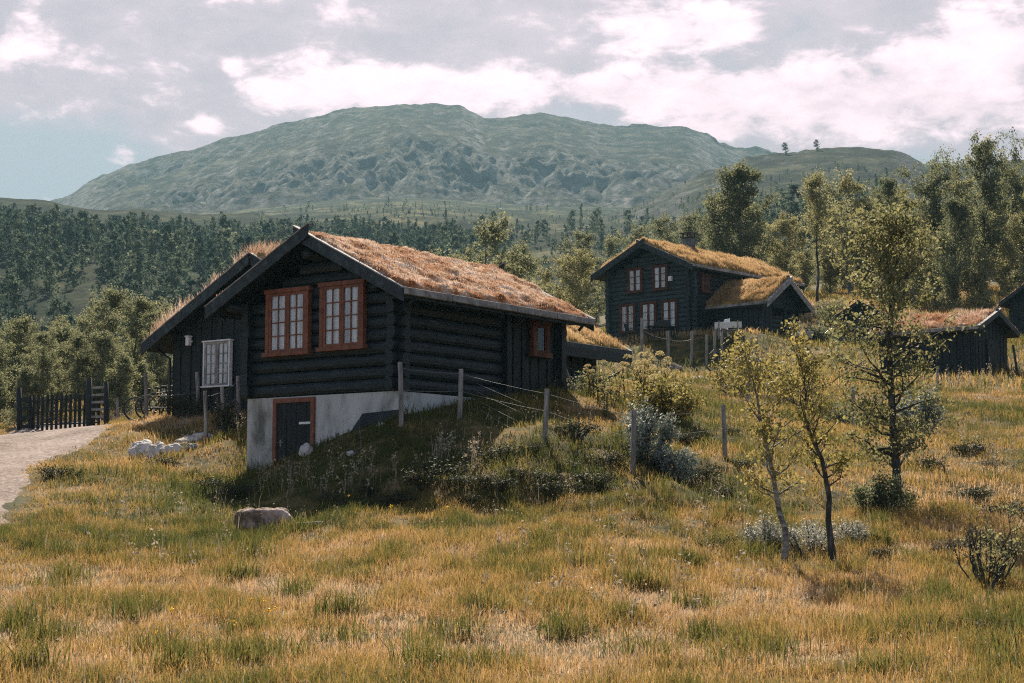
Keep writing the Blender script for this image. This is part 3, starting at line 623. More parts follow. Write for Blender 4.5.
# ------------------------------------------------------------------ log cabin in front
C0 = at(398, 390, 35); A0 = R(54)
cab = empty('log_cabin', C0, A0, 'dark log cabin with russet windows, turf roof and white plastered basement', 'cabin')
Wd, Ln = 4.4, 6.0
def maintop(y, off=.20): return 3.40 - .52 * abs(y - 2.2) - off
fd = MB(); fd.box((.06, .06, -2.7), (Ln - .06, Wd - .02, -.01)); fd.build('foundation', M['plaster'], cab)
log_wall(cab, '-x', -.0, 0, 0, Wd, 0, 13, .262, M['darkwood'], seed=1, top=lambda a: maintop(a), ext=.16)
log_wall(cab, '-y', 0, 0, -3.72, 0, -.0, 8, .268, M['darkwood'], seed=2, ext=.16, skipext=(True, False))
plank_wall(cab, '-y', 0, .02, -Ln, -3.78, -.55, lambda a: 2.2, M['darkplank'], seed=3)
log_wall(cab, '+y', 0, Wd, 0, Ln, 0, 8, .268, M['darkwood'], seed=4, ext=.15)
log_wall(cab, '+x', Ln, 0, -Wd, 0, 0, 13, .262, M['darkwood'], seed=5, top=lambda a: maintop(-a), ext=.15)
for x, y in ((3.75, -.05), (Ln - .08, -.05)):
    p = MB(); p.box((x - .09, y - .07, -.5), (x + .09, y + .1, 2.2)); p.build('corner_post', M['darkplank'], cab, .015)
roof(cab, -.62, 6.45, 2.2, 2.82, 3.43, 1.99, seed=7, gh=.024, gn=46000, tt=.20, seglen=.78, lump=.055, gw=.012)
for yy in (2.2,):
    p = MB(); p.tube([(-.5, yy, 2.98), (Ln + .3, yy, 2.98)], .11, 10); p.build('ridge_beam', M['darkwood'], cab)
for yy in (-.1, Wd + .1):
    p = MB(); p.tube([(-.45, yy, 2.0), (Ln + .3, yy, 2.0)], .10, 10); p.build('wall_plate', M['darkwood'], cab)
window(cab, wallM('-x', -.01, 3.07, .96), 1.27, 1.30, M['redwood'], cas=.10)
window(cab, wallM('-x', -.01, 1.49, .99), 1.24, 1.30, M['redwood'], cas=.10)
window(cab, wallM('-y', 5.0, -.02, 1.16), .66, .62, M['redwood_dim'], rows=1, sashes=1, cols=1, cas=.13, curtain=False, label='small dark faded window in the plank wall')
def basement_door():
    Mx = wallM('-x', .06, 2.95, -2.10); w, h = 1.22, 2.06
    d = MB(Mx)
    for i in range(7):
        a = -.50 + i / 7 * 1.0; d.box((a + .004, 0, 0), (a + 1 / 7 - .004, .022 + .004 * (i % 2), h - .1))
    door = d.build('door', M['darkplank'], cab)
    f = MB(Mx); f.box((-w / 2, 0, 0), (-.505, .06, h)); f.box((.505, 0, 0), (w / 2, .06, h)); f.box((-.505, 0, h - .105), (.505, .06, h)); f.build('door_frame', M['redwood'], door, .006)
    s = MB(Mx); s.box((-.49, .030, h - .58), (-.16, .036, h - .53)); s.build('sign_strip', M['whitepaint'], door)
    k = MB(Mx); k.box((.36, .03, 1.02), (.40, .038, 1.16)); k.tube([(.38, .03, 1.10), (.38, .075, 1.10), (.26, .08, 1.10)], .011, 8); k.build('handle', M['wire'], door)
basement_door()
footprint(cab, .05, Ln, .05, Wd)
# board leaning on the foundation
bd = MB(); bd.hexa([(-.26, -.06, -1.10), (-.20, -.06, -1.10), (-.20, 1.46, -1.30), (-.26, 1.46, -1.30), (.015, -.06, -.40), (.04, -.06, -.40), (.04, .98, -.45), (.015, .98, -.45)])
b = bd.build('leaning_board', M['tarp'], None, .006); b.location = C0; b.rotation_euler = (0, 0, A0)
tag(b, 'dark slant-cut board leaning against the white basement wall', 'board')

# ------------------------------------------------------------------ plank annex behind the cabin's left end
def cablocal(u, v, z): return C0 + Vector((math.cos(A0) * u - math.sin(A0) * v, math.sin(A0) * u + math.cos(A0) * v, 0)) * 1 + Vector((0, 0, z - C0.z))
ax_o = cablocal(5.5, 5.75, 2.9)
ann = empty('plank_annex', ax_o, A0, 'dark plank outbuilding with white curtained window behind the log cabin', 'outbuilding')
aw = 6.95; yc = 9.3 - 5.75; zr = 6.86 - 2.9; ze = 4.69 - 2.9
atop = lambda y: zr - (zr - ze) / 4.1 * abs(y - yc) - .2
plank_wall(ann, '-x', 0, 0, 0, aw, -.6, atop, M['darkplank'], seed=11, pw=.2)
plank_wall(ann, '+x', 2.6, 0, -aw, 0, -.6, lambda a: atop(-a), M['darkplank'], seed=12)
plank_wall(ann, '+y', 0, aw, 0, 2.6, -.6, lambda a: atop(aw), M['darkplank'], seed=13)
plank_wall(ann, '-y', 0, 0, -2.6, 0, -.6, lambda a: atop(0), M['darkplank'], seed=14)
roof(ann, -.5, 2.9, yc, 4.1, zr, ze, turf='turf_gold', grass='roofgrass_dry', seed=17, gh=.42, gn=12000, tt=.22, seglen=1.1, bh=.30, cross=-.0, gw=.012)
window(ann, wallM('-x', -.03, 10.87 - 5.75, 3.47 - 2.9), 1.02, 1.2, M['whitepaint'], ms=M['greyboard'], rows=4, cas=.045, label='white window with closed curtain')
lp = MB(wallM('-x', -.03, 11.95 - 5.75, 4.72 - 2.9)); lp.box((-.07, 0, 0), (.07, .05, .04)); lp.box((-.06, .05, -.10), (.06, .17, .14)); lp.box((-.08, .03, .14), (.08, .19, .17)); lp.build('wall_lamp', M['whitepaint'], ann, .01)
dn = MB(wallM('-x', 0, 0, 0)); dn.tube([(aw + .55, .05, atop(aw) - .25), (aw + .3, .03, atop(aw) - .45), (aw + .06, .06, atop(aw) - .55), (aw + .05, .05, -.4)], .04, 8); dn.build('downpipe', M['dark'], ann)
footprint(ann, 0, 2.6, 0, aw)

# ------------------------------------------------------------------ low turf-roofed shed behind the cabin's right end
sh_o = cablocal(8.7, 3.6, 3.2)
shd = empty('turf_shed', sh_o, A0, 'low turf roofed shed with dark fascia and curved downpipe behind the log cabin', 'shed')
sz, se = 5.98 - 3.2, 4.58 - 3.2; stop_ = lambda y: sz - (sz - se) / 2.55 * abs(y - 1.95) - .2
SL = 4.3
plank_wall(shd, '-y', 0, 0, -SL, 0, -.9, lambda a: stop_(0), M['darkplank'], seed=21)
plank_wall(shd, '+y', 0, 3.9, 0, SL, -.9, lambda a: stop_(3.9), M['darkplank'], seed=22)
plank_wall(shd, '-x', 0, 0, 0, 3.9, -.9, lambda a: stop_(a), M['darkplank'], seed=23)
plank_wall(shd, '+x', SL, 0, -3.9, 0, -.9, lambda a: stop_(-a), M['darkplank'], seed=24)
roof(shd, -.3, 5.2, 1.95, 2.55, sz, se, turf='turf_gold', grass='roofgrass_gold', seed=27, gh=.13, gn=22000, tt=.16, seglen=5.4, eave='barge', bh=.30, cross=-.0, brackets=False)
fa = MB(); fa.box((-.25, -.66, se - .34), (5.15, -.60, se - .09)); fa.build('fascia', M['darkwood'], shd, .01)
dn = MB(); dn.tube([(4.9, -.55, se - .3), (4.85, -.5, se - .55), (4.6, -.25, se - .72), (4.34, -.08, se - .85), (4.34, -.07, -.9)], .045, 8); dn.build('downpipe', M['dark'], shd)
footprint(shd, 0, SL, 0, 3.9)
tb = MB(); Mt = Matrix.Translation(cablocal(7.0, 1.6, 3.6))
def arc_sheet():
    mb = MB(); n = 12; vs = []
    for i in range(n + 1):
        a = math.pi * .5 * i / n
        vs += [(math.sin(a) * .0 + .35 * (1 - math.cos(a)), 0, .95 * math.cos(a * .98)), (.35 * (1 - math.cos(a)), .6, .95 * math.cos(a * .98)), (.35 * (1 - math.cos(a)) - .02, .6, .95 * math.cos(a * .98) - .02), (.35 * (1 - math.cos(a)) - .02, 0, .95 * math.cos(a * .98) - .02)]
    fs = []
    for i in range(n):
        for j in range(4): fs.append((4 * i + j, 4 * i + (j + 1) % 4, 4 * i + 4 + (j + 1) % 4, 4 * i + 4 + j))
    fs += [(3, 2, 1, 0), (4 * n, 4 * n + 1, 4 * n + 2, 4 * n + 3)]
    mb.add(vs, fs, True); return mb
q = onground(570, 43.5); o = arc_sheet().build('curved_sheet', M['greyboard']); o.location = q + Vector((-.15, 0, -.03)); o.rotation_euler = (0, 0, R(15))
tag(o, 'pale curved sheet standing at the rear corner of the log cabin', 'sheet')
pb = MB(); pb.bar((0, 0, .30), (1.5, -.2, .02), .2, .04); o = pb.build('sloping_plank', M['greyboard'], None, .005); o.location = onground(569, 41.5); tag(o, 'weathered plank sloping down beside the low turf shed', 'plank')

# ------------------------------------------------------------------ two-storey log house on the slope
H0 = at(692, 345, 90); HA = R(48)
hs = empty('log_house', H0, HA, 'two-storey dark log house with golden turf roof and gabled porch on the slope', 'house')
HW, HL = 5.7, 9.6; htop = lambda y: 5.77 - .455 * abs(y - 2.85) - .2
fd = MB(); fd.box((.05, .05, -1.6), (HL - .05, HW - .05, .3)); fd.build('foundation', M['rockdark'], hs)
log_wall(hs, '-x', 0, 0, 0, HW, .3, 22, .25, M['darkwood2'], seed=31, top=lambda a: htop(a), ext=.2)
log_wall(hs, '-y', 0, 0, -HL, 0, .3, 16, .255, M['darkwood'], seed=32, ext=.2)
log_wall(hs, '+y', 0, HW, 0, HL, .3, 16, .255, M['darkwood2'], seed=33, ext=.2)
log_wall(hs, '+x', HL, 0, -HW, 0, .3, 22, .25, M['darkwood2'], seed=34, top=lambda a: htop(-a), ext=.2)
roof(hs, -.75, 10.25, 2.85, 3.45, 5.77, 4.20, turf='turf_gold', grass='roofgrass_gold', seed=37, gh=.22, gn=80000, tt=.22, seglen=1.4, bh=.34, cross=.35, lump=.06, eave='greyboard', gw=.02)
for vv, zz, ww, hh in ((4.27, 1.02, 1.06, 1.45), (2.83, 1.02, 1.04, 1.45), (1.42, 1.02, 1.04, 1.45)):
    window(hs, wallM('-x', -.01, vv, zz), ww, hh, M['redwood_dim'], rows=3, cas=.085, ms=M['redwood_dim'], cols=1)
for vv in (3.75, 2.02): window(hs, wallM('-x', -.01, vv, 3.2), 1.04, 1.22, M['redwood_dim'], rows=3, cas=.10, cols=1)
window(hs, wallM('-y', 1.2, -.01, 3.0), .75, .85, M['redwood_dim'], rows=2, cas=.1, curtain=False, label='small dark window on the shaded side wall')
bx = MB(wallM('-x', -.02, 1.32, 3.55)); bx.box((-.11, 0, 0), (.11, .14, .26)); bx.build('wall_box', M['whitepaint'], hs, .01)
ch = MB(); ch.box((3.45, 2.55, 5.4), (3.95, 3.1, 6.50)); chm = ch.build('chimney', M['rockdark'], hs, .02)
cc = MB(); cc.box((3.36, 2.46, 6.50), (4.04, 3.19, 6.56)); [cc.box((x, y, 6.56), (x + .07, y + .07, 6.74)) for x in (3.45, 3.88) for y in (2.55, 3.03)]; cc.box((3.34, 2.44, 6.74), (4.06, 3.21, 6.80)); cc.build('chimney_cap', M['dark'], chm)
dr = MB(wallM('-y', 1.2, -.02, .35)); dr.box((-.48, 0, 0), (.48, .05, 2.0)); drr = dr.build('door', M['darkplank'], hs)
pv = MB(wallM('-y', 1.2, -.02, .35)); pv.box((-.33, .052, 1.62), (-.21, .10, 1.80)); pv.build('door_lamp', M['whitepaint'], drr)
# gabled porch: ridge runs along -y
PM = Matrix.Rotation(R(-90), 4, 'Z')      # porch x -> -y of the house, porch y -> x of the house
pu0, pu1, pc = 1.17, 5.70, 3.43
ptop = lambda u: 3.56 - .645 * abs(u - pc) - .2
roof(hs, -4.0, .25, -pc, 2.27, 3.56, 2.10, Mx=Matrix.Rotation(R(90), 4, 'Z'), turf='turf_gold', grass='roofgrass_gold', seed=47, gh=.20, gn=26000, tt=.2, seglen=1.05, bh=.30, back=False, cross=.2, board='greyboard', cap='greyboard', gw=.018)
plank_wall(hs, '-x', 1.62, 0, -3.3, -.1, -1.0, lambda a: ptop(1.62), M['darkplank'], seed=41)
plank_wall(hs, '-y', 0, -3.3, -2.7, -1.62, -1.0, lambda a: ptop(-a), M['darkplank'], seed=42)
gbl = MB(); gbl.prism([(2.72, -3.36, 2.0), (5.3, -3.36, 2.0), (5.3, -3.36, 2.15), (3.43, -3.36, 3.32), (2.72, -3.36, 2.88)], (0, .07, 0)); gbl.build('gable_board', M['darkplank'], hs)
for u, v in ((5.2, -3.25), (5.2, -.3), (1.66, -3.28), (3.95, -3.28)):
    p = MB(); p.tube([(u, v, -1.0), (u, v, 2.2)], .12, 10); p.build('porch_post', M['darkwood'], hs)
pl_ = MB(); pl_.box((5.05, -3.9, 2.02), (5.3, .1, 2.16)); pl_.box((1.55, -3.9, 2.02), (1.8, .1, 2.16)); pl_.build('porch_beam', M['darkwood'], hs)
pd = MB(); pd.box((1.5, -3.6, -.9), (5.4, -.02, -.1)); pd.build('porch_floor', M['darkplank'], hs)
footprint(hs, 0, HL, 0, HW); footprint(hs, 1.5, 5.3, -3.5, 0)

# ------------------------------------------------------------------ hut at the right, house at the right edge, small hut behind the birch
def hut(name, root_loc, rz, L_, Wh, eave, ridge, label, cat, turf, grass, seed, gh=.15, oh=.4, cap='greyboard', door=True):
    h = empty(name, root_loc, rz, label, cat); hf = Wh / 2 + .35; k = (ridge - eave) / hf
    tp = lambda y: ridge - k * abs(y) - .18
    plank_wall(h, '-x', 0, 0, -Wh / 2, Wh / 2, -1.2, tp, M['darkplank'], seed=seed)
    plank_wall(h, '+x', L_, 0, -Wh / 2, Wh / 2, -1.2, tp, M['darkplank'], seed=seed + 1)
    plank_wall(h, '+y', 0, Wh / 2, 0, L_, -1.2, lambda a: tp(Wh / 2), M['darkplank'], seed=seed + 2)
    plank_wall(h, '-y', 0, -Wh / 2, -L_, 0, -1.2, lambda a: tp(Wh / 2), M['darkplank'], seed=seed + 3)
    roof(h, -oh, L_ + oh, 0, hf, ridge, eave, turf=turf, grass=grass, seed=seed + 5, gh=gh, gn=9000, tt=.16, seglen=1.2, bh=.2, cross=.15, cap=cap, eave='eavelog', brackets=False, gw=.015)
    if door:
        d = MB(wallM('-x', -.03, 0, -.1)); d.box((-.42, 0, 0), (.42, .04, 1.75)); dd = d.build('door', M['darkplank'], h)
        k2 = MB(wallM('-x', -.03, 0, -.1)); k2.box((.3, .042, .85), (.36, .06, 1.0)); k2.build('handle', M['wire'], dd)
    footprint(h, 0, L_, -Wh / 2, Wh / 2)
    return h
pa, pb_ = at(975, 380, 68), at(1008, 380, 70.3)
hut('turf_hut', (pa + pb_) / 2, R(138), 4.3, 2.95, 2.02, 2.82, 'low dark hut with rusty turf roof standing behind the tall slender birch', 'hut', 'turf_dry', 'roofgrass_dry', 61)
eh = at(1046, 338, 95)
hut('plank_house', Vector((eh.x + .4, 95, eh.z)), R(52), 6, 5.0, 2.1, 3.9, 'dark plank house cut by the right edge of the photo behind the low hut', 'house', 'turf_dry', 'roofgrass_dry', 71, oh=.6, cap='barge', door=False)
e2 = at(862, 334, 100)
hut('small_hut', Vector((e2.x, 100, e2.z)), R(60), 3, 2.3, 1.05, 1.9, 'small dark hut mostly hidden behind the tall slender birch', 'hut', 'turf_gold', 'roofgrass_gold', 81, oh=.5, cap='barge', door=False)

# ------------------------------------------------------------------ vegetation
def rvec(rng): v = rng.normal(0, 1, 3); return v / np.linalg.norm(v)
def leaves(C, size, rng, up_bias=.3, aspect=.62, rnd=None, out=None):
    """C (n,3) centres -> folded diamond leaves"""
    n = len(C); a = rng.normal(0, 1, (n, 3)); a[:, 2] -= .3; a /= np.linalg.norm(a, axis=1)[:, None]
    b = rng.normal(0, 1, (n, 3)); b[:, 2] += up_bias; b = b if out is None else b * .55 + out; b -= a * (a * b).sum(1)[:, None]; b /= np.linalg.norm(b, axis=1)[:, None]
    c = np.cross(a, b); s = (size * rng.uniform(.6, 1.35, n))[:, None]
    V = np.stack([C - a * s * .5, C + b * 0 + c * s * aspect * .5 + b * s * .10, C + a * s * .5, C - c * s * aspect * .5 + b * s * .10], 1).reshape(-1, 3)
    Fc = np.arange(n)[:, None] * 4 + [0, 1, 2, 3]
    r = rng.random(n) if rnd is None else rnd
    return V, Fc, np.repeat(r, 4)
def grow(seed, h, base, Rf, nb, trunk_r, bend=.06, sub=4, trunk_pts=None, rise=(.25, .9), whorl=False, multi=1, minr=.006, pw=1.0):
    """branch skeleton: (list of (pts, radii)), list of leaf-bearing segments"""
    rng = np.random.default_rng(seed); tubes = []; segs = []
    for mstem in range(multi):
        n = 12
        if trunk_pts is not None and mstem == 0: P = np.array(trunk_pts, float); n = len(P) - 1
        else:
            lean = rng.normal(0, .10 if multi > 1 else .03, 2) * h; P = np.zeros((n + 1, 3)); w = np.cumsum(rng.normal(0, bend * h / n, (n + 1, 2)), 0); w -= w[0]
            t = np.linspace(0, 1, n + 1); P[:, 2] = t * h * (1 if mstem == 0 else rng.uniform(.7, .95)); P[:, :2] = w + lean * t[:, None]
        t = np.linspace(0, 1, n + 1); rad = trunk_r * (1 - t) ** .8 * .9 + trunk_r * .08; rad[0] *= 1.35
        tubes.append((P, rad)); segs.append((P[-1], P[-2], .5))
        hh = P[-1, 2]
        for k in range(nb // multi):
            f = base + (1 - base) * ((k + rng.random()) / (nb // multi)) ** pw
            f = min(f, .985); i = min(int(f * n), n - 1); u = f * n - i; o = P[i] * (1 - u) + P[i + 1] * u
            az = rng.uniform(0, 2 * np.pi); Lb = Rf((f - base) / (1 - base)) * h * rng.uniform(.6, 1.15)
            el = rng.uniform(*rise); d = np.array([np.cos(az) * np.cos(el), np.sin(az) * np.cos(el), np.sin(el)])
            m = 5; B = [o]; dd = d.copy()
            for q in range(m):
                dd = dd + rng.normal(0, .16, 3) + np.array([0, 0, .06 if not whorl else -.05]); dd /= np.linalg.norm(dd); B.append(B[-1] + dd * Lb / m)
            B = np.array(B); r0 = max(np.interp(f, t, rad) * .5, minr); tubes.append((B, np.linspace(r0, minr * .6, m + 1)))
            segs.append((B[-1], B[-2], 1.0))
            for q in range(sub):
                j = rng.integers(1, m + 1); s0 = B[j]; sd = dd * .5 + rvec(rng) * .8 + np.array([0, 0, .15]); sd /= np.linalg.norm(sd)
                s1 = s0 + sd * Lb * rng.uniform(.22, .5); tubes.append((np.array([s0, (s0 + s1) / 2 + rng.normal(0, .03, 3) * Lb, s1]), np.array([minr * .9, minr * .7, minr * .4]))); segs.append((s1, s0, 1.0))
    return tubes, segs, rng
def foliage(segs, rng, n, sig, size, seg_drop=.08):
    segs = [s for s in segs if rng.random() > seg_drop]; k = rng.integers(0, len(segs), n); A = np.array([s[0] for s in segs]); B = np.array([s[1] for s in segs])
    t = rng.uniform(-.15, .85, n)[:, None]; C = A[k] * (1 - t) + B[k] * t + rng.normal(0, 1, (n, 3)) * sig * [1, 1, .8]
    sr = rng.normal(.5, .18, len(segs)); r = np.clip(sr[k] + rng.normal(0, .13, n), 0, 1)
    c0 = C.mean(0) * [1, 1, .85]; ext = C.std(0) + 1e-3; o1 = (C - c0) / (ext * ext) * ext.mean(); o1 /= np.linalg.norm(o1, axis=1)[:, None] + 1e-6
    cc = A[k] * .4 + B[k] * .6; o2 = C - cc; o2 /= np.linalg.norm(o2, axis=1)[:, None] + 1e-6
    return leaves(C, size, rng, rnd=r, out=o1 * .8 + o2 * .5)
def tube_mesh(tubes, n=6):
    mb = MB()
    for i, (P, r) in enumerate(tubes): mb.tube([tuple(p) for p in P], list(r), n if i == 0 else 4, cap=False)
    return mb
def tree(name, label, group, seed, h, base, Rf, nb, trunk_r, nleaf, sig, lsize, lm='leaf', bm='birchbark', cat='tree', **kw):
    tubes, segs, rng = grow(seed, h, base, Rf, nb, trunk_r, **kw)
    root = empty(name, label=label, cat=cat, group=group)
    tube_mesh(tubes).build('trunk', M[bm], root)
    V, Fc, r = foliage(segs, rng, nleaf, sig, lsize); npmesh('crown', V, Fc, M[lm], root, rnd=r)
    return root
def onetree(name, seed, h, base, Rf, nb, trunk_r, nleaf, sig, lsize, lm='farleaf', bm='bark', **kw):
    tubes, segs, rng = grow(seed, h, base, Rf, nb, trunk_r, **kw)
    V, Fc, r = foliage(segs, rng, nleaf, sig, lsize)
    tv, tf = [], []
    for P, rad in tubes[:1 + nb // 2]:
        mb = MB(); mb.tube([tuple(p) for p in P], list(rad), 4, cap=False); b = len(tv); tv += mb.v; tf += [tuple(b + i for i in f) for f in mb.f]
    V2 = np.concatenate([V, np.array(tv)]); F2 = np.concatenate([Fc, np.array(tf) + len(V)]); r2 = np.concatenate([r, np.zeros(len(tv))])
    return npmesh(name, V2, F2, [M[lm], M[bm]], None, rnd=r2, midx=np.concatenate([np.zeros(len(Fc)), np.ones(len(tf))]))
def place(o, loc, s=1.0, rz=0.0, label=None, group=None, sz=None):
    o.location = loc; o.scale = (s, s, sz or s); o.rotation_euler = (0, 0, rz)
    if label: o['label'] = label
    if group: o['group'] = group
    return o
round_ = lambda t: .38 * math.sin(math.pi * min(max(.12 + .80 * t, 0), 1)) ** .7
tall_ = lambda t: .26 * math.sin(math.pi * min(.15 + .78 * t, 1)) ** .6
cone_ = lambda t: .24 * (1 - t) ** .7 + .03
spread_ = lambda t: .36 * (.35 + .65 * t) * (1 if t < .85 else .8)

# --- the tall slender birch in the meadow
hp = onground(896, 30.5)
def trunkpath(pix, depth, base, dy=None):
    pts = []
    for i, (px, py) in enumerate(pix):
        p = at(px, py, depth); pts.append(p - base + Vector((0, (dy[i] if dy else 0), 0)))
    return pts
tp = trunkpath([(896, 503), (897, 470), (894, 440), (893, 410), (890, 375), (889, 345), (891, 310), (889, 280), (887, 262), (890, 242), (889, 226)], 30.5, hp, [0, .02, .05, .04, .0, -.05, -.04, .02, .05, .08, .05]); tp[0] = Vector((tp[0].x, 0, -.15))
t = tree('slender_birch', 'tall slender birch with sparse golden-green leaves standing in the meadow', None, 117, 5.3, .09, lambda t: .215 * math.sin(math.pi * min(.22 + .68 * t, 1)) ** .75 + .02, 58, .085, 9800, .08, .074, lm='leaf', bm='bark', sub=6, trunk_pts=tp, rise=(.05, .75), minr=.006)
place(t, hp)
# --- two crooked young birches in front of it
for nm, lab, pix, d, seed, nl in (('crooked_birch', 'crooked young birch with pale trunk and yellow leaves, left one of the pair', [(783, 562), (786, 546), (786, 530), (780, 512), (776, 492), (772, 470), (766, 446), (760, 420), (757, 396), (750, 372), (744, 350)], 24.6, 203, 1900),
                                ('crooked_birch', 'crooked young birch with thin dark trunk and yellow leaves, right one of the pair', [(834, 563), (831, 540), (829, 520), (830, 498), (826, 478), (822, 460), (812, 440), (804, 418), (806, 392), (802, 368), (800, 346)], 24.7, 231, 1900)):
    b = onground(pix[0][0], d); rr = random.Random(seed)
    tp = trunkpath(pix, d, b, [0, .03, .06, .05, .02, -.02, -.05, -.04, 0, .05, .08]); tp[0] = Vector((tp[0].x, 0, -.12))
    t = tree(nm, lab, None, seed, 2.6, .34, lambda t: .30 * math.sin(math.pi * min(.3 + .6 * t, 1)) + .03, 26, .052 if nl else .04, nl, .07, .062, lm='leafyellow', bm='birchbark' if seed == 203 else 'bark', sub=4, trunk_pts=tp, rise=(.2, .95), minr=.006)
    place(t, b)
# extra stem beside the slender birch and a small bent birch at the right edge
for lab, pix, d, seed, nl, lmn, hgt, gb in (('small bent birch with dark leaning stem near the right edge of the meadow', [(984, 610), (990, 590), (998, 575), (1006, 560), (1012, 545), (1010, 525)], 21.8, 305, 420, 'leaf', 1.5, .35),
                              ('tiny bare-stemmed birch in the meadow right of the slender birch', [(948, 488), (947, 478), (944, 468), (939, 458)], 33, 307, 30, 'leafyellow', .6, .5)):
    b = onground(pix[0][0], d); tp = trunkpath(pix, d, b); tp[0] = Vector((tp[0].x, 0, -.08))
    t = tree('young_birch', lab, None, seed, hgt, gb, lambda t: .30, 14 if nl > 100 else 5, .030, nl, .06, .045, lm=lmn, bm='bark', sub=3, trunk_pts=tp, rise=(.1, .9), minr=.005)
    place(t, b)

# --- birch wood on the right and the rows on the left: prototypes, then copies
protos = {
 'broad': tree('broad_birch', 'x', None, 401, 8, .16, round_, 44, .13, 13000, .17, .17, lm='leafpale', sub=5),
 'broad2': tree('broad_birch', 'x', None, 402, 8, .10, lambda t: .34 * math.sin(math.pi * min(.2 + .74 * t, 1)) ** .6, 54, .12, 13500, .17, .17, lm='leafpale', sub=5, bend=.10, multi=2),
 'dense': tree('dense_birch', 'x', None, 403, 9, .10, lambda t: .30 * math.sin(math.pi * min(.25 + .70 * t, 1)) ** .8, 66, .15, 17000, .19, .17, lm='leafdark', sub=5),
 'airy': tree('airy_birch', 'x', None, 404, 9, .38, lambda t: .22 * math.sin(math.pi * min(.2 + .70 * t, 1)) ** .7, 30, .11, 7000, .17, .14, lm='leafpale', bm='bark', sub=5, bend=.1, rise=(.5, 1.1)),
 'tall': tree('tall_birch', 'x', None, 405, 10, .24, tall_, 46, .13, 11500, .17, .17, lm='leafdark', bm='bark', sub=5),
 'spread': tree('spreading_birch', 'x', None, 406, 9, .30, spread_, 34, .17, 11500, .19, .17, lm='leafdark', bm='bark', sub=6, bend=.12, rise=(.3, 1.0)),
 'bushy': tree('bushy_birch', 'x', None, 407, 5, .05, lambda t: .34 * math.sin(math.pi * min(.3 + .65 * t, 1)) ** .7, 36, .08, 9000, .17, .15, lm='leafpale', sub=5, multi=3),
}
HT = {k: float(np.percentile([v.co.z for c in o.children if c.name.startswith('crown') for v in c.data.vertices], 99.3)) for k, o in protos.items()}
used = set(); rg = random.Random(5)
def put(kind, px, ytop, depth, label, group=None, wid=1.0, mid=False):
    o = protos[kind] if kind not in used else copy_tree(protos[kind]); used.add(kind)
    b = onground(px, depth); ztop = at(px, ytop, depth).z; s = max((ztop - b.z) / HT[kind], .15)
    b.z -= .12; o.location = b; o.rotation_euler = (0, 0, rg.uniform(0, 6.28)); o.scale = (s * wid, s * wid, s)
    o['label'] = label
    if group: o['group'] = group
    elif 'group' in o: del o['group']
    if mid:
        for c in o.children:
            if c.name.startswith('crown'): c.material_slots[0].link = 'OBJECT'; c.material_slots[0].material = M['leafmid']
    return o
# trees that stand out one by one
put('dense', 745, 166, 118, 'dark dense birch rising behind the turf roof of the two-storey house', wid=1.0)
put('dense', 719, 196, 120, 'smaller dark birch close at the left of the tallest tree behind the two-storey house', wid=.85)
put('airy', 820, 172, 112, 'airy tall birch with bare dark trunk right of the two-storey house')
put('broad', 790, 214, 124, 'pale birch between the dark dense birch and the airy tall birch')
put('broad2', 853, 177, 126, 'pale broad birch right of the airy tall birch')
put('spread', 932, 150, 122, 'spreading dark birch with wide open crown above the slender meadow birch', wid=1.0)
put('tall', 992, 136, 110, 'tallest thin birch near the right edge of the photo', wid=.85)
put('spread', 1030, 140, 118, 'spreading birch cut by the right edge of the photo', wid=.8)
put('dense', 958, 198, 108, 'dark conical birch between the spreading birch and the tallest thin birch', wid=.8)
put('tall', 888, 178, 130, 'narrow dark birch left of the spreading birch', wid=.8)
put('broad2', 490, 220, 92, 'bushy olive birch showing just above the cabin ridge', mid=True)
put('broad', 577, 250, 112, 'rounded pale birch between the log cabin and the two-storey house')
put('broad2', 549, 268, 118, 'lower pale birch just left of the rounded birch by the two-storey house')
put('tall', 612, 262, 128, 'narrow birch half hidden behind the left eave of the two-storey house', wid=.8)
for i, (k, px, yt, d) in enumerate([('broad', 770, 235, 130), ('broad2', 805, 238, 134), ('bushy', 833, 240, 130), ('broad', 872, 215, 128), ('bushy', 905, 205, 132), ('broad2', 918, 215, 118), ('broad', 975, 205, 128), ('broad2', 1008, 180, 126), ('bushy', 940, 245, 112), ('broad', 1015, 215, 112), ('bushy', 983, 250, 108), ('bushy', 765, 262, 126), ('bushy', 868, 262, 122), ('broad2', 1045, 190, 120), ('bushy', 905, 250, 116), ('broad', 898, 190, 140), ('bushy', 785, 258, 140), ('bushy', 848, 252, 138), ('broad', 835, 205, 142), ('broad', 965, 175, 140), ('broad2', 1060, 160, 130), ('bushy', 1030, 255, 105)]):
    put(k, px, yt, d, 'pale green birch in the dense wood on the right slope', 'birches of the wood on the right slope')
for i, (k, px, yt, d) in enumerate([('tall', 24, 314, 72), ('dense', 55, 325, 66), ('tall', 104, 288, 78), ('tall', 128, 294, 70), ('dense', 96, 330, 62), ('tall', 160, 308, 68), ('broad', -15, 330, 66), ('tall', 78, 330, 62), ('broad2', 150, 300, 84), ('broad', 40, 345, 58), ('dense', 4, 340, 76), ('bushy', 185, 340, 72), ('broad2', -40, 320, 72), ('bushy', 118, 352, 60), ('broad', 78, 310, 88), ('broad', 205, 320, 85), ('dense', 12, 318, 74), ('dense', 62, 322, 75), ('bushy', 28, 365, 57), ('tall', 48, 330, 63), ('dense', 108, 340, 64), ('bushy', 140, 360, 62), ('bushy', 168, 362, 66), ('bushy', -8, 368, 60)]):
    put(k, px, yt, d, 'green birch in the row of trees behind the picket gate', 'birches behind the picket gate', mid=True)
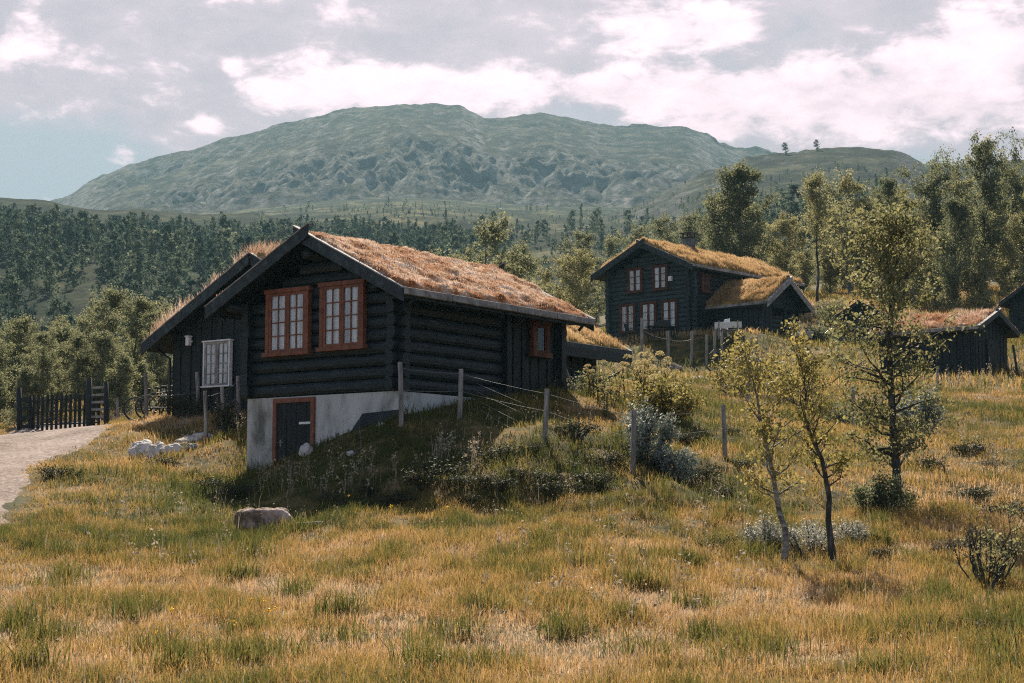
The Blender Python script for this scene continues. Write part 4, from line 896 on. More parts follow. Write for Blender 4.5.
for i, (k, px, yt, d) in enumerate([('broad', 455, 262, 140), ('broad2', 430, 255, 150), ('broad', 525, 278, 135), ('bushy', 560, 290, 118), ('broad2', 595, 285, 124), ('tall', 520, 245, 165), ('broad', 470, 250, 170), ('tall', 640, 225, 170), ('tall', 670, 215, 180), ('broad2', 610, 235, 175), ('tall', 700, 212, 175), ('tall', 575, 232, 178)]):
    put(k, px, yt, d, 'hazy birch in the valley behind the log cabin', 'birches in the valley behind the cabin', mid=True)

# --- trees on the hillsides: small single meshes
hp_ = [onetree('hillside_birch', 501, 8, .10, lambda t: .27 * math.sin(math.pi * min(.2 + .72 * t, 1)) ** .7, 20, .12, 900, .30, .48),
       onetree('hillside_birch', 502, 8, .15, lambda t: .24 * math.sin(math.pi * min(.2 + .74 * t, 1)) ** .7, 20, .12, 850, .28, .46),
       onetree('hillside_birch', 503, 8, .25, tall_, 16, .12, 650, .28, .44)]
hc_ = [onetree('hillside_spruce', 511, 9, .06, lambda t: .17 * (1 - t) + .015, 30, .14, 620, .22, .42, whorl=True, rise=(-.25, .15)),
       onetree('hillside_spruce', 512, 9, .10, lambda t: .13 * (1 - t) + .015, 28, .14, 480, .2, .40, whorl=True, rise=(-.3, .1))]
usedh = set()
def puth(lst, i, px, depth, s, label, cat, group, w=1.0):
    p = lst[i % len(lst)]; o = p if p.name not in usedh else p.copy()
    if p.name in usedh: COL.objects.link(o)
    usedh.add(p.name)
    x = (px - CX) / F * depth; o.location = (x, depth, float(zany(np.array([x]), np.array([depth]))[0]) - .2)
    o.scale = (s * w, s * w, s); o.rotation_euler = (0, 0, rg.uniform(0, 6.28)); tag(o, label, cat, group); return o
rh = np.random.default_rng(77)
k = 0
while k < 150:      # the wooded hill at the left: nearest trees
    px, d = rh.uniform(-60, 400), rh.uniform(195, 430)
    puth(hp_ if rh.random() < .88 else hc_, int(rh.integers(3)), px, d, rh.uniform(.55, 1.05), 'small hazy tree on the wooded hill at the left', 'tree', 'trees on the wooded hill at the left', rh.uniform(.85, 1.25)); k += 1
k = 0
while k < 90:       # slope in the middle
    px, d = rh.uniform(400, 800), rh.uniform(240, 520)
    if px > 670 and d > 400: continue
    con = rh.random() < .25
    puth(hc_ if con else hp_, int(rh.integers(3)), px, d, rh.uniform(.55, 1.05), 'small hazy tree on the middle slope below the mountain', 'tree', 'trees on the middle slope below the mountain', rh.uniform(.8, 1.1)); k += 1
for lab, px, yb, h_ in (('lone small tree on the skyline of the rocky ridge, left one', 790, 153, 12), ('lone small tree on the skyline of the rocky ridge, right one', 822, 148, 11)):
    d = 815; o = puth(hp_, 0, px, d, h_ / F * d / 8.0, lab, 'tree', None, 1.3)

# --- the far wood: one mass
def far_wood():
    protos_ = hp_ + hc_; arr = []
    for p in protos_:
        me = p.data; V = np.empty(len(me.vertices) * 3, np.float32); me.vertices.foreach_get('co', V); V = V.reshape(-1, 3)
        # quads of the crown only, thinned
        nq = sum(1 for q in me.polygons if q.material_index == 0); V = V[:nq * 4].reshape(-1, 4, 3); arr.append(V)
    rng = np.random.default_rng(9); Vs = []; Rr = []
    def scatter(n, pxr, dr, conf, sc, thin, dens=None):
        px = rng.uniform(*pxr, n * 3); d = np.sqrt(rng.uniform(dr[0] ** 2, dr[1] ** 2, n * 3)); x = (px - CX) / F * d
        keep = fbm(x, d, .011, 3, 19) + (0 if dens is None else dens(px, d)) > rng.uniform(-.5, .35, n * 3)
        x, d = x[keep][:n], d[keep][:n]; z = zany(x, d); tn = fbm(x, d * .6, .016, 3, 88)
        for i in range(len(x)):
            q = arr[rng.integers(3)] if rng.random() > conf else arr[3 + rng.integers(2)]
            c = q.mean(1); m = rng.random(len(q)) < thin; q = q[m]; c = c[m][:, None]
            s = sc * rng.choice([.5, .8, 1.0, 1.25, 1.6], p=[.2, .3, .32, .15, .03]) * (1 if d[i] < 380 else .7) * rng.uniform(.85, 1.15); a = rng.uniform(0, 6.28); ca, sa = math.cos(a), math.sin(a); k = (1 / thin) ** .45
            q = c + (q - c) * k; q = q * s
            Vs.append(np.stack([q[..., 0] * ca - q[..., 1] * sa + x[i], q[..., 0] * sa + q[..., 1] * ca + d[i], q[..., 2] + z[i] - .3], -1)); Rr.append(np.clip(rng.normal(.50 + .55 * tn[i], .22) + rng.normal(0, .10, len(q)), 0, 1))
    scatter(2300, (-150, 480), (205, 500), .10, .66, .2, lambda px, d: .34 - (d - 300) / 700)
    scatter(700, (330, 900), (240, 560), .2, .6, .2, lambda px, d: np.where((px > 670) & (d > 400), -9, -.05 - (d - 260) / 2000))
    scatter(170, (150, 690), (720, 1100), .5, .6, .12, lambda px, d: -.3 - (d - 700) / 1500)
    scatter(700, (640, 1250), (200, 420), .15, .66, .2, lambda px, d: .1 - (d - 200) / 900)
    scatter(620, (680, 1200), (400, 690), .15, .46, .15)
    scatter(2200, (-150, 480), (205, 560), .0, .24, .10, lambda px, d: .5)
    scatter(900, (330, 680), (240, 900), .0, .24, .10, lambda px, d: .3)
    V = np.concatenate(Vs).reshape(-1, 3); Fc = np.arange(len(V)).reshape(-1, 4)
    o = npmesh('far_wood', V, Fc, M['farleaf'], rnd=np.repeat(np.concatenate(Rr), 4)); o['kind'] = 'stuff'
far_wood()

# --- bushes
def bush(name, label, px, depth, h, rad, seed, lm, n, lsize, group=None, nst=16, flat=1.0, cat='bush', bm='bark', sig=.07):
    rng = np.random.default_rng(seed); tubes = []; segs = []
    for i in range(nst):
        a = rng.uniform(0, 6.28); r = rad * math.sqrt(rng.random()); e = np.array([math.cos(a) * r, math.sin(a) * r, h * rng.uniform(.6, 1.0) * (1 - .4 * (r / rad) ** 2)])
        s = e * [.25, .25, 0]; m = (s + e) / 2 + rng.normal(0, .06, 3) * h; s[2] = -.1
        tubes.append((np.array([s, m, e]), np.array([.014, .010, .005]))); segs.append((e, m, 1)); segs.append((m, s * .5 + m * .5, 1))
        for q in range(3):
            o = m * .5 + e * .5 if q else m; t = o + rng.normal(0, .25, 3) * [rad * .6, rad * .6, h * .5] + [0, 0, .1 * h]; tubes.append((np.array([o, (o + t) / 2, t]), np.array([.007, .005, .003]))); segs.append((t, o, 1))
    root = empty(name, onground(px, depth), rng.uniform(0, 6.28), label, cat, group)
    mb = MB(); [mb.tube([tuple(p) for p in P], list(r), 4, cap=False) for P, r in tubes]; mb.build('stem', M[bm], root)
    V, Fc, r = foliage(segs, rng, n, sig, lsize, .05); V[:, 2] = np.maximum(V[:, 2], -.05); npmesh('foliage', V, Fc, M[lm], root, rnd=r)
    return root
bush('willow_bush', 'grey-green willow bush behind the leaning fence post, left lobe', 645, 32.5, 1.25, .62, 601, 'leafwillow', 5200, .055)
bush('willow_bush', 'grey-green willow bush with rounded low top right of the leaning fence post', 674, 32.0, .85, .50, 602, 'leafwillow', 3800, .055)
bush('willow_bush', 'grey willow bush in front of the rusty-roofed hut', 922, 45.5, 1.35, .75, 603, 'leafwillow', 5200, .07)
bush('leafy_bush', 'dark leafy bush at the foot of the tall slender birch', 878, 29.8, .75, .55, 604, 'leafdark', 3500, .06)
bush('leafy_bush', 'dark round bush in shade by the far fence post', 843, 45, .75, .5, 605, 'leafdark', 1800, .07)
bush('silver_willow', 'low silvery willow bush below the left crooked birch', 766, 26.0, .55, .42, 606, 'leafwhite', 2200, .036)
bush('silver_willow', 'low silvery willow bush spreading between the two crooked birches', 808, 25.8, .5, .62, 607, 'leafwhite', 2600, .036)
bush('silver_willow', 'small silvery willow at the right end of the silvery bushes', 848, 26.5, .42, .4, 608, 'leafwhite', 1500, .036)
bush('twiggy_bush', 'sparse twiggy bush beside the small bent birch', 985, 22.6, .95, .55, 609, 'leaf', 650, .036, nst=26)
bush('leafy_bush', 'yellow leafy bush in front of the gabled porch', 762, 52, 2.0, 1.1, 610, 'leafyellow', 2100, .085, sig=.10)
bush('leafy_bush', 'yellow leafy bush left of the one before the porch', 738, 48, 1.5, .9, 611, 'leafyellow', 1500, .08, sig=.10)
bush('leafy_bush', 'yellow leafy bush behind the two crooked birches', 800, 50, 1.7, 1.2, 612, 'leafyellow', 1700, .085, sig=.10)
bush('leafy_bush', 'dark green bush at the right foot of the gabled porch', 823, 87.5, 1.4, 1.1, 613, 'leafdark', 2200, .11, sig=.14)
bush('leafy_bush', 'green bush on the bank right of the gabled porch', 838, 103, 1.6, 1.8, 614, 'leafdark', 2600, .13, sig=.18)
bush('leafy_bush', 'yellow-green bush at the foot of the seed-headed plants', 668, 38.5, 1.1, .75, 615, 'leafyellow', 3600, .075, sig=.1)
bush('leafy_bush', 'green bush in the corner by the plank wall', 592, 40.2, .7, .6, 616, 'leafdark', 1500, .065)
bush('leafy_bush', 'brown-green bush beside the twin grey posts', 228, 41, .9, .4, 617, 'heather', 1500, .045)
bush('leafy_bush', 'dry brown weed bush at the left wall of the annex', 186, 45.3, .8, .7, 618, 'heather', 1700, .05)
# low heath clumps in the meadow
hl = [bush('heath_clump', 'low dark heath clump in the golden meadow', 400, 30, .22, .42, 620 + i, 'heather', 1100, .035, 'low heath clumps in the meadow', nst=14) for i in range(3)]
spots = [(400, 505), (425, 500), (452, 492), (480, 486), (497, 492), (520, 478), (545, 482), (573, 470), (560, 497), (610, 468), (352, 512), (335, 505), (470, 505), (590, 488), (715, 552), (645, 470), (745, 470), (700, 478), (950, 555), (990, 470), (925, 470), (880, 560), (690, 445), (735, 435), (500, 460), (440, 478), (970, 500), (720, 500), (1000, 520), (965, 455), (160, 470), (190, 478), (215, 490), (240, 500), (530, 455), (575, 440), (1010, 640), (970, 635), (60, 480), (370, 498)]
def depth_at(px, py):
    lo, hi = 12.0, 140.0
    d = np.arange(12, 140, .25); x = (px - CX) / F * d; z = gz(x, d); zr_ = np.array([at(px, py, q).z for q in d]); k = np.nonzero(zr_ <= z)[0]
    return float(d[k[0]]) if len(k) else 60.0
for i, (px, py) in enumerate(spots):
    o = hl[i] if i < 3 else copy_tree(hl[i % 3]); d = depth_at(px, py); s = rg.uniform(.6, 1.25)
    o.location = onground(px, d); o.scale = (s * rg.uniform(.9, 1.4), s * rg.uniform(.9, 1.4), s); o.rotation_euler = (0, 0, rg.uniform(0, 6.28))

# --- tall umbel plants by the plank wall
def umbel_plant(seed, h=1.5):
    rng = np.random.default_rng(seed); root = empty('umbel_plant', label='x', cat='plant')
    st = MB(); Vs = []; b = 0; Ls = []
    heads = []
    for i in range(int(rng.integers(3, 6))):
        a = rng.uniform(0, 6.28); r = rng.uniform(.05, .38); e = np.array([math.cos(a) * r, math.sin(a) * r, h * rng.uniform(.7, 1.05)]); m = e * [.35, .35, .5] + rng.normal(0, .03, 3)
        st.tube([(e[0] * .2, e[1] * .2, -.05), tuple(m), tuple(e)], [.016, .012, .008], 5); heads.append((e, rng.uniform(.11, .18)))
        if rng.random() < .7:
            e2 = m + rng.normal(0, .14, 3) + [0, 0, .32]; st.tube([tuple(m), tuple(e2)], [.008, .006], 4); heads.append((e2, rng.uniform(.08, .13)))
        for q in range(26):
            t = rng.uniform(.1, .75); Ls.append(e * t * [.6, .6, 1] + rng.normal(0, .11, 3))
    st.build('stem', M['heather'], root)
    for e, r in heads:
        n = 110; d = rng.normal(0, 1, (n, 3)); d /= np.linalg.norm(d, axis=1)[:, None]; d[:, 2] = np.abs(d[:, 2]) * .9 - .15
        C = e + d * r * rng.uniform(.85, 1.05, (n, 1)); V, Fc, rr = leaves(C, .035, rng, aspect=.9); npmesh('flower_head', V, Fc, M['angelica'], root, rnd=rr)
    V, Fc, rr = leaves(np.array(Ls), .13, rng, up_bias=1.2); V[:, 2] = np.maximum(V[:, 2], -.03); npmesh('foliage', V, Fc, M['leafyellow'], root, rnd=rr)
    return root
ups = [umbel_plant(701), umbel_plant(702), umbel_plant(703)]
for i, (px, d, s) in enumerate([(598, 38.6, .9), (618, 39.6, 1.0), (640, 40.2, 1.1), (658, 40.0, 1.05), (672, 39.4, .95), (606, 37.2, .8), (632, 38.2, .85), (650, 38.0, .9), (590, 39.8, .85), (625, 41, 1.1), (612, 38.8, .9), (645, 39, 1.0), (664, 40.8, 1.1), (680, 39.8, .85), (636, 41.4, 1.15), (602, 40, 1.0), (655, 41.2, 1.1)]):
    o = ups[i] if i < 3 else copy_tree(ups[i % 3]); place(o, onground(px, d), s * (.74 if px > 636 else .56), rg.uniform(0, 6.28), 'tall yellowish plant with round umbel seed heads in the clump right of the cabin', 'tall umbel plants right of the cabin')

# ------------------------------------------------------------------ fences and gate
def post_mesh(parent, base, top, r, m, sq=False, label=None):
    mb = MB()
    b = Vector(base); t = Vector(top)
    if sq: mb.bar(b, t, r * 1.8, r * 1.4, (0, 1, 0))
    else: mb.tube([b, b * .5 + t * .5 + Vector((.01, 0, 0)), t], [r * 1.05, r, r * .95], 9)
    o = mb.build('post', m, parent, .006)
    if label: o['label'] = label
    return o
def wire_mesh(parent, pts, sag=.04, r=.005, name='wire'):
    mb = MB(); P = []
    for a, b in zip(pts[:-1], pts[1:]):
        for i in range(8):
            t = i / 8; p = Vector(a) * (1 - t) + Vector(b) * t; p.z -= sag * 4 * t * (1 - t); P.append(p)
    P.append(Vector(pts[-1])); mb.tube(P, r, 5); return mb.build(name, M['wire'], parent)
def postline(name, label, specs, m, r=.045, wires=(.95, .62, .3), wr=.005, sq=False, sag=.05, group=None):
    """specs: (px, py_top, depth, lean px)"""
    o0 = onground(specs[0][0], specs[0][2]); root = empty(name, o0, 0, label, 'fence', group); tops = []; bases = []
    for px, pt, d, ln in specs:
        b = onground(px, d); t = at(px + ln, pt, d); bases.append(b); tops.append(t)
        post_mesh(root, b - o0 - Vector((0, 0, .15)), t - o0, r, m, sq)
    for w in wires:
        wire_mesh(root, [bases[i] * (1 - w) + tops[i] * w - o0 + Vector((0, -.05, 0)) for i in range(len(specs))], sag, wr)
    return root
f1 = postline('wire_fence', 'sagging wire fence on grey round posts across the bank in front of the cabin', [(401, 362, 33.6, -1), (459, 369, 33.9, 2), (544, 389, 32.3, 3), (632, 410, 31.2, 2), (725, 405, 34.3, -2)], M['fencewood'], r=.05, wires=(.90, .55), wr=.0035, sag=.02)
# loose wires running down the shaded bank
o0 = f1.location
for k in range(4):
    a = at(476 + 1.5 * k, 383 + 9 * k, 33.8); b = at(527 - 5 * k, 405 + 8 * k, 33.0)
    wire_mesh(f1, [a - o0, b - o0], .005, .003)
postline('wire_fence', 'wire fence on weathered posts running up to the white-curtained outbuilding', [(238, 376, 41.8, 0), (223, 387, 41.2, -1), (206, 391, 40.8, -1)], M['fencewood'], r=.05, wires=(.9, .6), sag=.03)
postline('wire_fence', 'wire fence with two tall grey posts beside the bicycles', [(198, 372, 46.0, -1), (145.5, 373, 47.2, 0), (117, 398, 58, 0), (-12, 398, 60, 0)], M['fencewood'], r=.055, wires=(.55, .3), sag=.05)
postline('wire_fence', 'old fence with a high rail post on the terrace edge before the two-storey house', [(642, 318, 83, 0), (669, 331, 83, -1), (692, 331, 83, 0)], M['fencewood'], r=.075, wires=(.75,), wr=.012, sag=.1)
postline('wire_fence', 'short fence of grey posts with a white board beside the terrace bench', [(707, 335, 82.5, 0), (715, 331, 83.5, 0), (722, 334, 82.5, 0), (757, 337, 81.5, 0)], M['fencewood'], r=.07, wires=(.4,), wr=.01, sag=.1)
for i, (px, pt, d, ln, lab) in enumerate([(853, 386, 43, 0, 'lone grey fence post behind the slender birch'), (748, 380, 45, 1, 'lone thin fence post behind the crooked birches'), (938, 366, 60, 0, 'short grey post before the wall of the rusty-roofed hut'), (1021, 345, 66, -8, 'dark slanting post at the right edge beside the hut'), (1000, 297, 108, 0, 'thin post on the slope behind the rusty-roofed hut')]):
    o = empty('fence_post', onground(px, d), 0, lab, 'post'); post_mesh(o, (0, 0, -.15), at(px + ln, pt, d) - o.location, .05, M['fencedark'] if 'dark' in lab else M['fencewood'])
def gate():
    g0 = onground(100, 53.0); root = empty('picket_gate', g0, 0, 'dark picket gate of upright boards closing the gravel road', 'gate')
    A, B = onground(30, 54.5) - g0, Vector((0, 0, 0)); zA, zB = at(30, 433, 54.5).z - g0.z, at(100, 430, 53).z - g0.z
    tA, tB = at(30, 396, 54.5).z - g0.z, at(100, 392, 53).z - g0.z
    n = 15
    for i in range(n):
        t = (i + .5) / n; x = A.x * (1 - t) + B.x * t; y = A.y * (1 - t) + B.y * t; j = .04 * math.sin(i * 2.3)
        b = MB(); b.bar((x, y, zA * (1 - t) + zB * t + .06 + j * .5), (x, y, tA * (1 - t) + tB * t + j), .082, .028, (0, 1, 0)); b.build('picket', M['fencedark'], root)
    for w in (.2, .55, .86):
        b = MB(); b.bar((A.x, A.y - .05, zA * (1 - w) + tA * w), (B.x - .05, B.y - .05, zB * (1 - w) + tB * w), .11, .04); b.build('rail', M['fencedark'], root)
    def pst(px, pt, d, r, name='gate_post'):
        b = onground(px, d) - g0; t = at(px, pt, d) - g0; m = MB(); m.tube([b - Vector((0, 0, .2)), t], [r * 1.1, r * .95], 9); m.build(name, M['fencedark'], root)
    pst(89, 378, 52.5, .10); pst(106, 382, 51.5, .075); pst(19, 388, 54.5, .085); pst(30.5, 396, 54.6, .06)
    for k in range(5):
        z0 = at(91, 388 + 7.2 * k, 52.5) - g0; z1 = at(105, 387 + 7.4 * k, 51.6) - g0; b = MB(); b.bar(z0, z1, .045, .07); b.build('side_rail', M['fencewood'], root)
    for k in range(4):
        z0 = at(19, 400 + 9 * k, 54.3) - g0; z1 = at(31, 399 + 9 * k, 54.3) - g0; b = MB(); b.bar(z0, z1, .05, .12); b.build('side_rail', M['fencedark'], root)
gate()

# ------------------------------------------------------------------ stones
def stone(name, label, px, depth, r, seed, m='rock', dz=0.0, rz=0.0, rough=.22, flat=0.0, group=None, cat='rock'):
    mb = MB(); mb.blob((0, 0, 0), r, seed, rough, 22, 14, flat); o = mb.build(name, M[m]); p = onground(px, depth); p.z += dz
    o.location = p; o.rotation_euler = (0, 0, rz); tag(o, label, cat, group)
    ss = o.modifiers.new('sub', 'SUBSURF'); ss.levels = ss.render_levels = 2
    for sc_, st_ in ((.55, .28), (.16, .10)):
        tx = bpy.data.textures.new('rock_noise', 'CLOUDS'); tx.noise_scale = sc_ * max(r); tx.noise_depth = 4
        dm = o.modifiers.new('rough', 'DISPLACE'); dm.texture = tx; dm.strength = st_ * max(r); dm.mid_level = .5
    return o
stone('boulder', 'largest white rounded boulder, left end of the stone heap by the road', 143, 40.4, (.34, .34, .30), 1, dz=.12, rough=.18)
stone('boulder', 'squat pale grey boulder in the middle of the stone heap', 157.5, 39.8, (.27, .27, .26), 2, dz=.09)
stone('boulder', 'low pale boulder at the right of the stone heap', 172.5, 39.6, (.31, .24, .19), 3, dz=.07)
stone('stone', 'small pale stone behind the low boulder of the heap', 177, 40.6, (.15, .14, .12), 4, dz=.06)
stone('stone', 'flat pale slab uppermost in the stone heap', 191, 41.2, (.36, .2, .09), 5, dz=.10, rz=.3)
stone('stone', 'brown slab between the pale slab and the boulders', 183, 40.6, (.26, .16, .08), 6, m='boulder', dz=.08, rz=.2)
stone('stone', 'slab lying at the foot of the twin grey posts', 203, 41.3, (.28, .16, .10), 7, dz=.12, rz=.25)
stone('stone', 'blue-grey stone below the stone heap', 193, 39.4, (.2, .16, .12), 8, m='rockdark', dz=.03)
stone('boulder', 'large flat-topped boulder with brown sides in the grass before the cabin', 266, 28.6, (.50, .40, .36), 9, m='boulder', dz=.17, rough=.30, flat=.5)
stone('stone', 'pale stone lying beside the russet basement door', 306, 35.6, (.15, .13, .14), 10, dz=.10)
stone('stone', 'white stone in the shaded grass below the basement wall', 351, 33.8, (.09, .08, .06), 11, dz=.05)
stone('stone', 'pale stone on the earth bank below the leaning board', 381, 34.2, (.10, .08, .06), 12, dz=.05)
stone('stone', 'pale flat stone on the path up to the two-storey house', 700, 61, (.30, .6, .10), 13, dz=.02)
stone('stone', 'grey rock on the terrace edge below the porch', 748, 81, (.9, .5, .3), 14, m='rockdark', dz=.08)
stone('stone', 'round stone at the edge of the shaded terrace bank', 676, 82.2, (.35, .25, .2), 15, m='boulder', dz=.05)
stone('stone', 'white stone in the grass right of the slender birch', 975, 38, (.2, .15, .1), 16, dz=.05)
st = MB(); st.tube([(-.30, 0, .05), (0, .02, .06), (.32, -.05, .09)], [.035, .04, .03], 7); o = st.build('branch', M['greyboard']); o.location = onground(304, 28.3); tag(o, 'pale dead branch lying right of the flat-topped boulder', 'branch')

# ------------------------------------------------------------------ bicycles by the annex
def bicycle(loc, rz, label, lean=.12):
    root = empty('bicycle', loc, rz, label, 'bicycle'); root.rotation_euler = (lean, 0, rz)
    for x in (-.5, .5):
        w = MB(); w.ring((x, 0, .34), .31, .016, n=20); wh = w.build('wheel', M['wire'], root)
        t = MB(); t.ring((x, 0, .34), .335, .02, n=20); t.build('tyre', M['black'], wh)
        s = MB(); [s.tube([(x, 0, .34), (x + .31 * math.cos(a), 0, .34 + .31 * math.sin(a))], .003, 3) for a in np.arange(0, 6.28, .52)]; s.build('spoke', M['wire'], wh)
    f = MB()
    for a, b in (((-.5, 0, .34), (-.08, 0, .30)), ((-.5, 0, .34), (-.16, 0, .78)), ((-.08, 0, .30), (-.18, 0, .86)), ((-.08, 0, .30), (.36, 0, .78)), ((-.16, 0, .78), (.35, 0, .84)), ((.5, 0, .34), (.34, 0, .92))): f.tube([a, b], .018, 6)
    f.build('frame', M['whitepaint'] if 'pale' in label else M['dark'], root)
    s = MB(); s.blob((-.19, 0, .90), (.13, .07, .04), 3, .05, 10, 6); s.build('saddle', M['black'], root)
    h = MB(); h.tube([(.28, -.28, .98), (.34, -.1, .97), (.34, .1, .97), (.28, .28, .98)], .014, 6); h.tube([(.34, 0, .92), (.34, 0, .97)], .016, 6); h.build('handlebar', M['dark'], root)
    p = MB(); p.ring((-.08, 0, .30), .09, .008, n=14, m=4); p.box((-.02, -.16, .26), (.06, -.06, .29)); p.box((-.16, .06, .31), (-.08, .16, .34)); p.build('pedal_crank', M['dark'], root)
    return root
bicycle(onground(152, 48.2), R(25), 'dark bicycle leaning leftmost in the row beside the outbuilding')
bicycle(onground(160, 48.6), R(40), 'dark bicycle in the middle of the row beside the outbuilding')
bicycle(onground(168, 48.4), R(30), 'pale-framed bicycle nearest the wall of the outbuilding')

# ------------------------------------------------------------------ terrace furniture
def chair(loc, rz, label, m, h=.45, arm=True):
    root = empty('garden_chair', loc, rz, label, 'chair')
    s = MB(); s.box((-.24, -.24, h - .04), (.24, .24, h)); s.build('seat', M[m], root, .01)
    b = MB(); b.hexa([(-.24, .22, h), (.24, .22, h), (.24, .26, h), (-.24, .26, h), (-.23, .36, h + .48), (.23, .36, h + .48), (.23, .39, h + .48), (-.23, .39, h + .48)]); b.build('backrest', M[m], root, .01)
    for x in (-.21, .21):
        for y in (-.21, .21): l = MB(); l.bar((x, y, h - .04), (x * 1.1, y * 1.15, 0), .045, .045); l.build('leg', M[m], root)
        a = MB(); a.bar((x * 1.1, -.24, h + .2), (x * 1.1, .30, h + .22), .05, .03); a.bar((x * 1.1, -.22, h + .2), (x * 1.05, -.22, h - .04), .04, .04); a.build('armrest', M[m], root)
    return root
def terr(px, d=86.5): return onground(px, d)
chair(terr(723, 85.8) + Vector((0, 0, .1)), R(-60), 'white garden chair standing by the house corner', 'whitepaint')
chair(terr(633, 88.0) + Vector((0, 0, .1)), R(60), 'dark garden chair under the left ground-floor window', 'fencedark')
chair(terr(655, 87.0) + Vector((0, 0, .1)), R(-40), 'dark garden chair under the middle ground-floor window', 'fencedark')
chair(terr(672, 87.0) + Vector((0, 0, .1)), R(30), 'dark garden chair under the right ground-floor window', 'fencedark')
def table(loc, rz, label, m, L_=1.6, name='garden_table'):
    root = empty(name, loc, rz, label, 'table')
    t = MB(); [t.box((-L_ / 2, -.36 + k * .145, .70), (L_ / 2, -.23 + k * .145, .735)) for k in range(5)]; t.build('tabletop', M[m], root)
    for x in (-L_ / 2 + .15, L_ / 2 - .15):
        l = MB(); l.bar((x, -.32, 0), (x, .12, .70), .07, .05, (1, 0, 0)); l.build('leg', M[m], root); l = MB(); l.bar((x, .32, 0), (x, -.12, .70), .07, .05, (1, 0, 0)); l.build('leg', M[m], root)
    return root
table(terr(663, 86.3) + Vector((0, 0, .1)), R(10), 'dark trestle table on the terrace under the windows', 'fencedark')
def bench(loc, rz, label, L_=1.35):
    root = empty('garden_bench', loc, rz, label, 'bench')
    s = MB(); s.box((-L_ / 2, -.2, .42), (L_ / 2, .2, .46)); s.build('seat', M['greyboard'], root, .006)
    b = MB(); b.hexa([(-L_ / 2, .2, .55), (L_ / 2, .2, .55), (L_ / 2, .24, .55), (-L_ / 2, .24, .55), (-L_ / 2, .29, .84), (L_ / 2, .29, .84), (L_ / 2, .33, .84), (-L_ / 2, .33, .84)]); b.build('backrest', M['whitepaint'], root, .006)
    for x in (-L_ / 2 + .2, L_ / 2 - .2):
        l = MB(); l.bar((x, -.15, 0), (x, -.15, .42), .07, .07); l.build('leg', M['greyboard'], root); l = MB(); l.bar((x, .2, 0), (x, .32, .9), .06, .06, (1, 0, 0)); l.build('leg', M['greyboard'], root)
    return root
bench(terr(730, 85.5), R(172), 'long bench with pale plank backrest on the terrace by the porch')
def pot(loc, r, h, label, m='whitepaint'):
    root = empty('flower_pot', loc, 0, label, 'flower pot')
    p = MB(); p.tube([(0, 0, 0), (0, 0, h * .85), (0, 0, h * .86), (0, 0, h)], [r * .7, r * .95, r * 1.05, r * 1.05], 14); p.build('pot', M[m], root)
    V, Fc, r_ = leaves(np.random.default_rng(4).normal(0, 1, (160, 3)) * [r * .7, r * .7, h * .3] + [0, 0, h * 1.25], .07, np.random.default_rng(5)); npmesh('foliage', V, Fc, M['leafdark'], root, rnd=r_)
    return root
pot(at(796, 336, 86.5), .24, .4, 'white flower pot under the porch gable')
pot(at(810, 338, 86.5), .2, .32, 'small white flower pot at the right porch post')

# ------------------------------------------------------------------ parked car half hidden by the rise
def car(loc, rz):
    root = empty('parked_car', loc, rz, 'dark parked car half hidden in the grass right of the porch', 'car')
    prof = [(-2.15, .35), (-2.2, .75), (-2.08, .95), (-1.95, 1.02), (-1.55, 1.40), (-1.2, 1.47), (.1, 1.46), (.55, 1.36), (1.15, 1.0), (1.95, .86), (2.18, .68), (2.2, .35)]
    def section(x0, z): return (x0, z)
    b = MB(); vs = []; ys = (-.86, -.80, -.4, .4, .80, .86)
    for y in ys:
        for x, z in prof:
            top = max(0, (z - .95) / .5); k = 1 - .20 * top
            vs.append((x * (.985 if abs(y) > .83 else 1), y * k, z - (.05 if abs(y) > .83 else .015 if abs(y) > .7 else 0)))
    n = len(prof); fs = [(i * n + j, i * n + j + 1, (i + 1) * n + j + 1, (i + 1) * n + j) for i in range(5) for j in range(n - 1)] + [(i * n + n - 1, i * n, (i + 1) * n, (i + 1) * n + n - 1) for i in range(5)]
    fs += [tuple(range(n))[::-1], tuple(range(5 * n, 6 * n))]
    b.add(vs, fs, True); b.build('body', M['carpaint'], root)
    for y in (-1, 1):
        for x0, x1, a0, a1 in ((-1.72, -.72, -1.42, -.72), (-.66, .35, -.66, .22), (.40, .88, .28, .42)):
            w = MB(); w.hexa([(x0, y * .862, 1.0), (x1, y * .862, 1.0), (x1, y * .84, 1.0), (x0, y * .84, 1.0), (a0, y * .735, 1.36), (a1, y * .735, 1.34), (a1, y * .70, 1.34), (a0, y * .70, 1.36)]); w.build('side_window', M['black'], root)
        for x in (-1.35, 1.35):
            t = MB(); t.ring((x, y * .80, .32), .22, .10, n=18); wt = t.build('wheel', M['black'], root); h = MB(); h.tube([(x, y * .78, .32), (x, y * .87, .32)], .19, 14); h.build('rim', M['wire'], wt)
    for x0, z0, x1, z1, nm in ((1.12, 1.02, .62, 1.33, 'windscreen'), (-1.92, 1.05, -1.60, 1.36, 'rear_window')):
        w = MB(); s = .03 if x0 > 0 else -.03; w.hexa([(x0 + s, -.70, z0), (x0 + s, .70, z0), (x0, .70, z0), (x0, -.70, z0), (x1 + s, -.60, z1), (x1 + s, .60, z1), (x1, .60, z1), (x1, -.60, z1)]); w.build(nm, M['black'], root)
cl_ = at(852, 328, 90); car(Vector((cl_.x + .3, 90, cl_.z - 1.47)), R(-4))

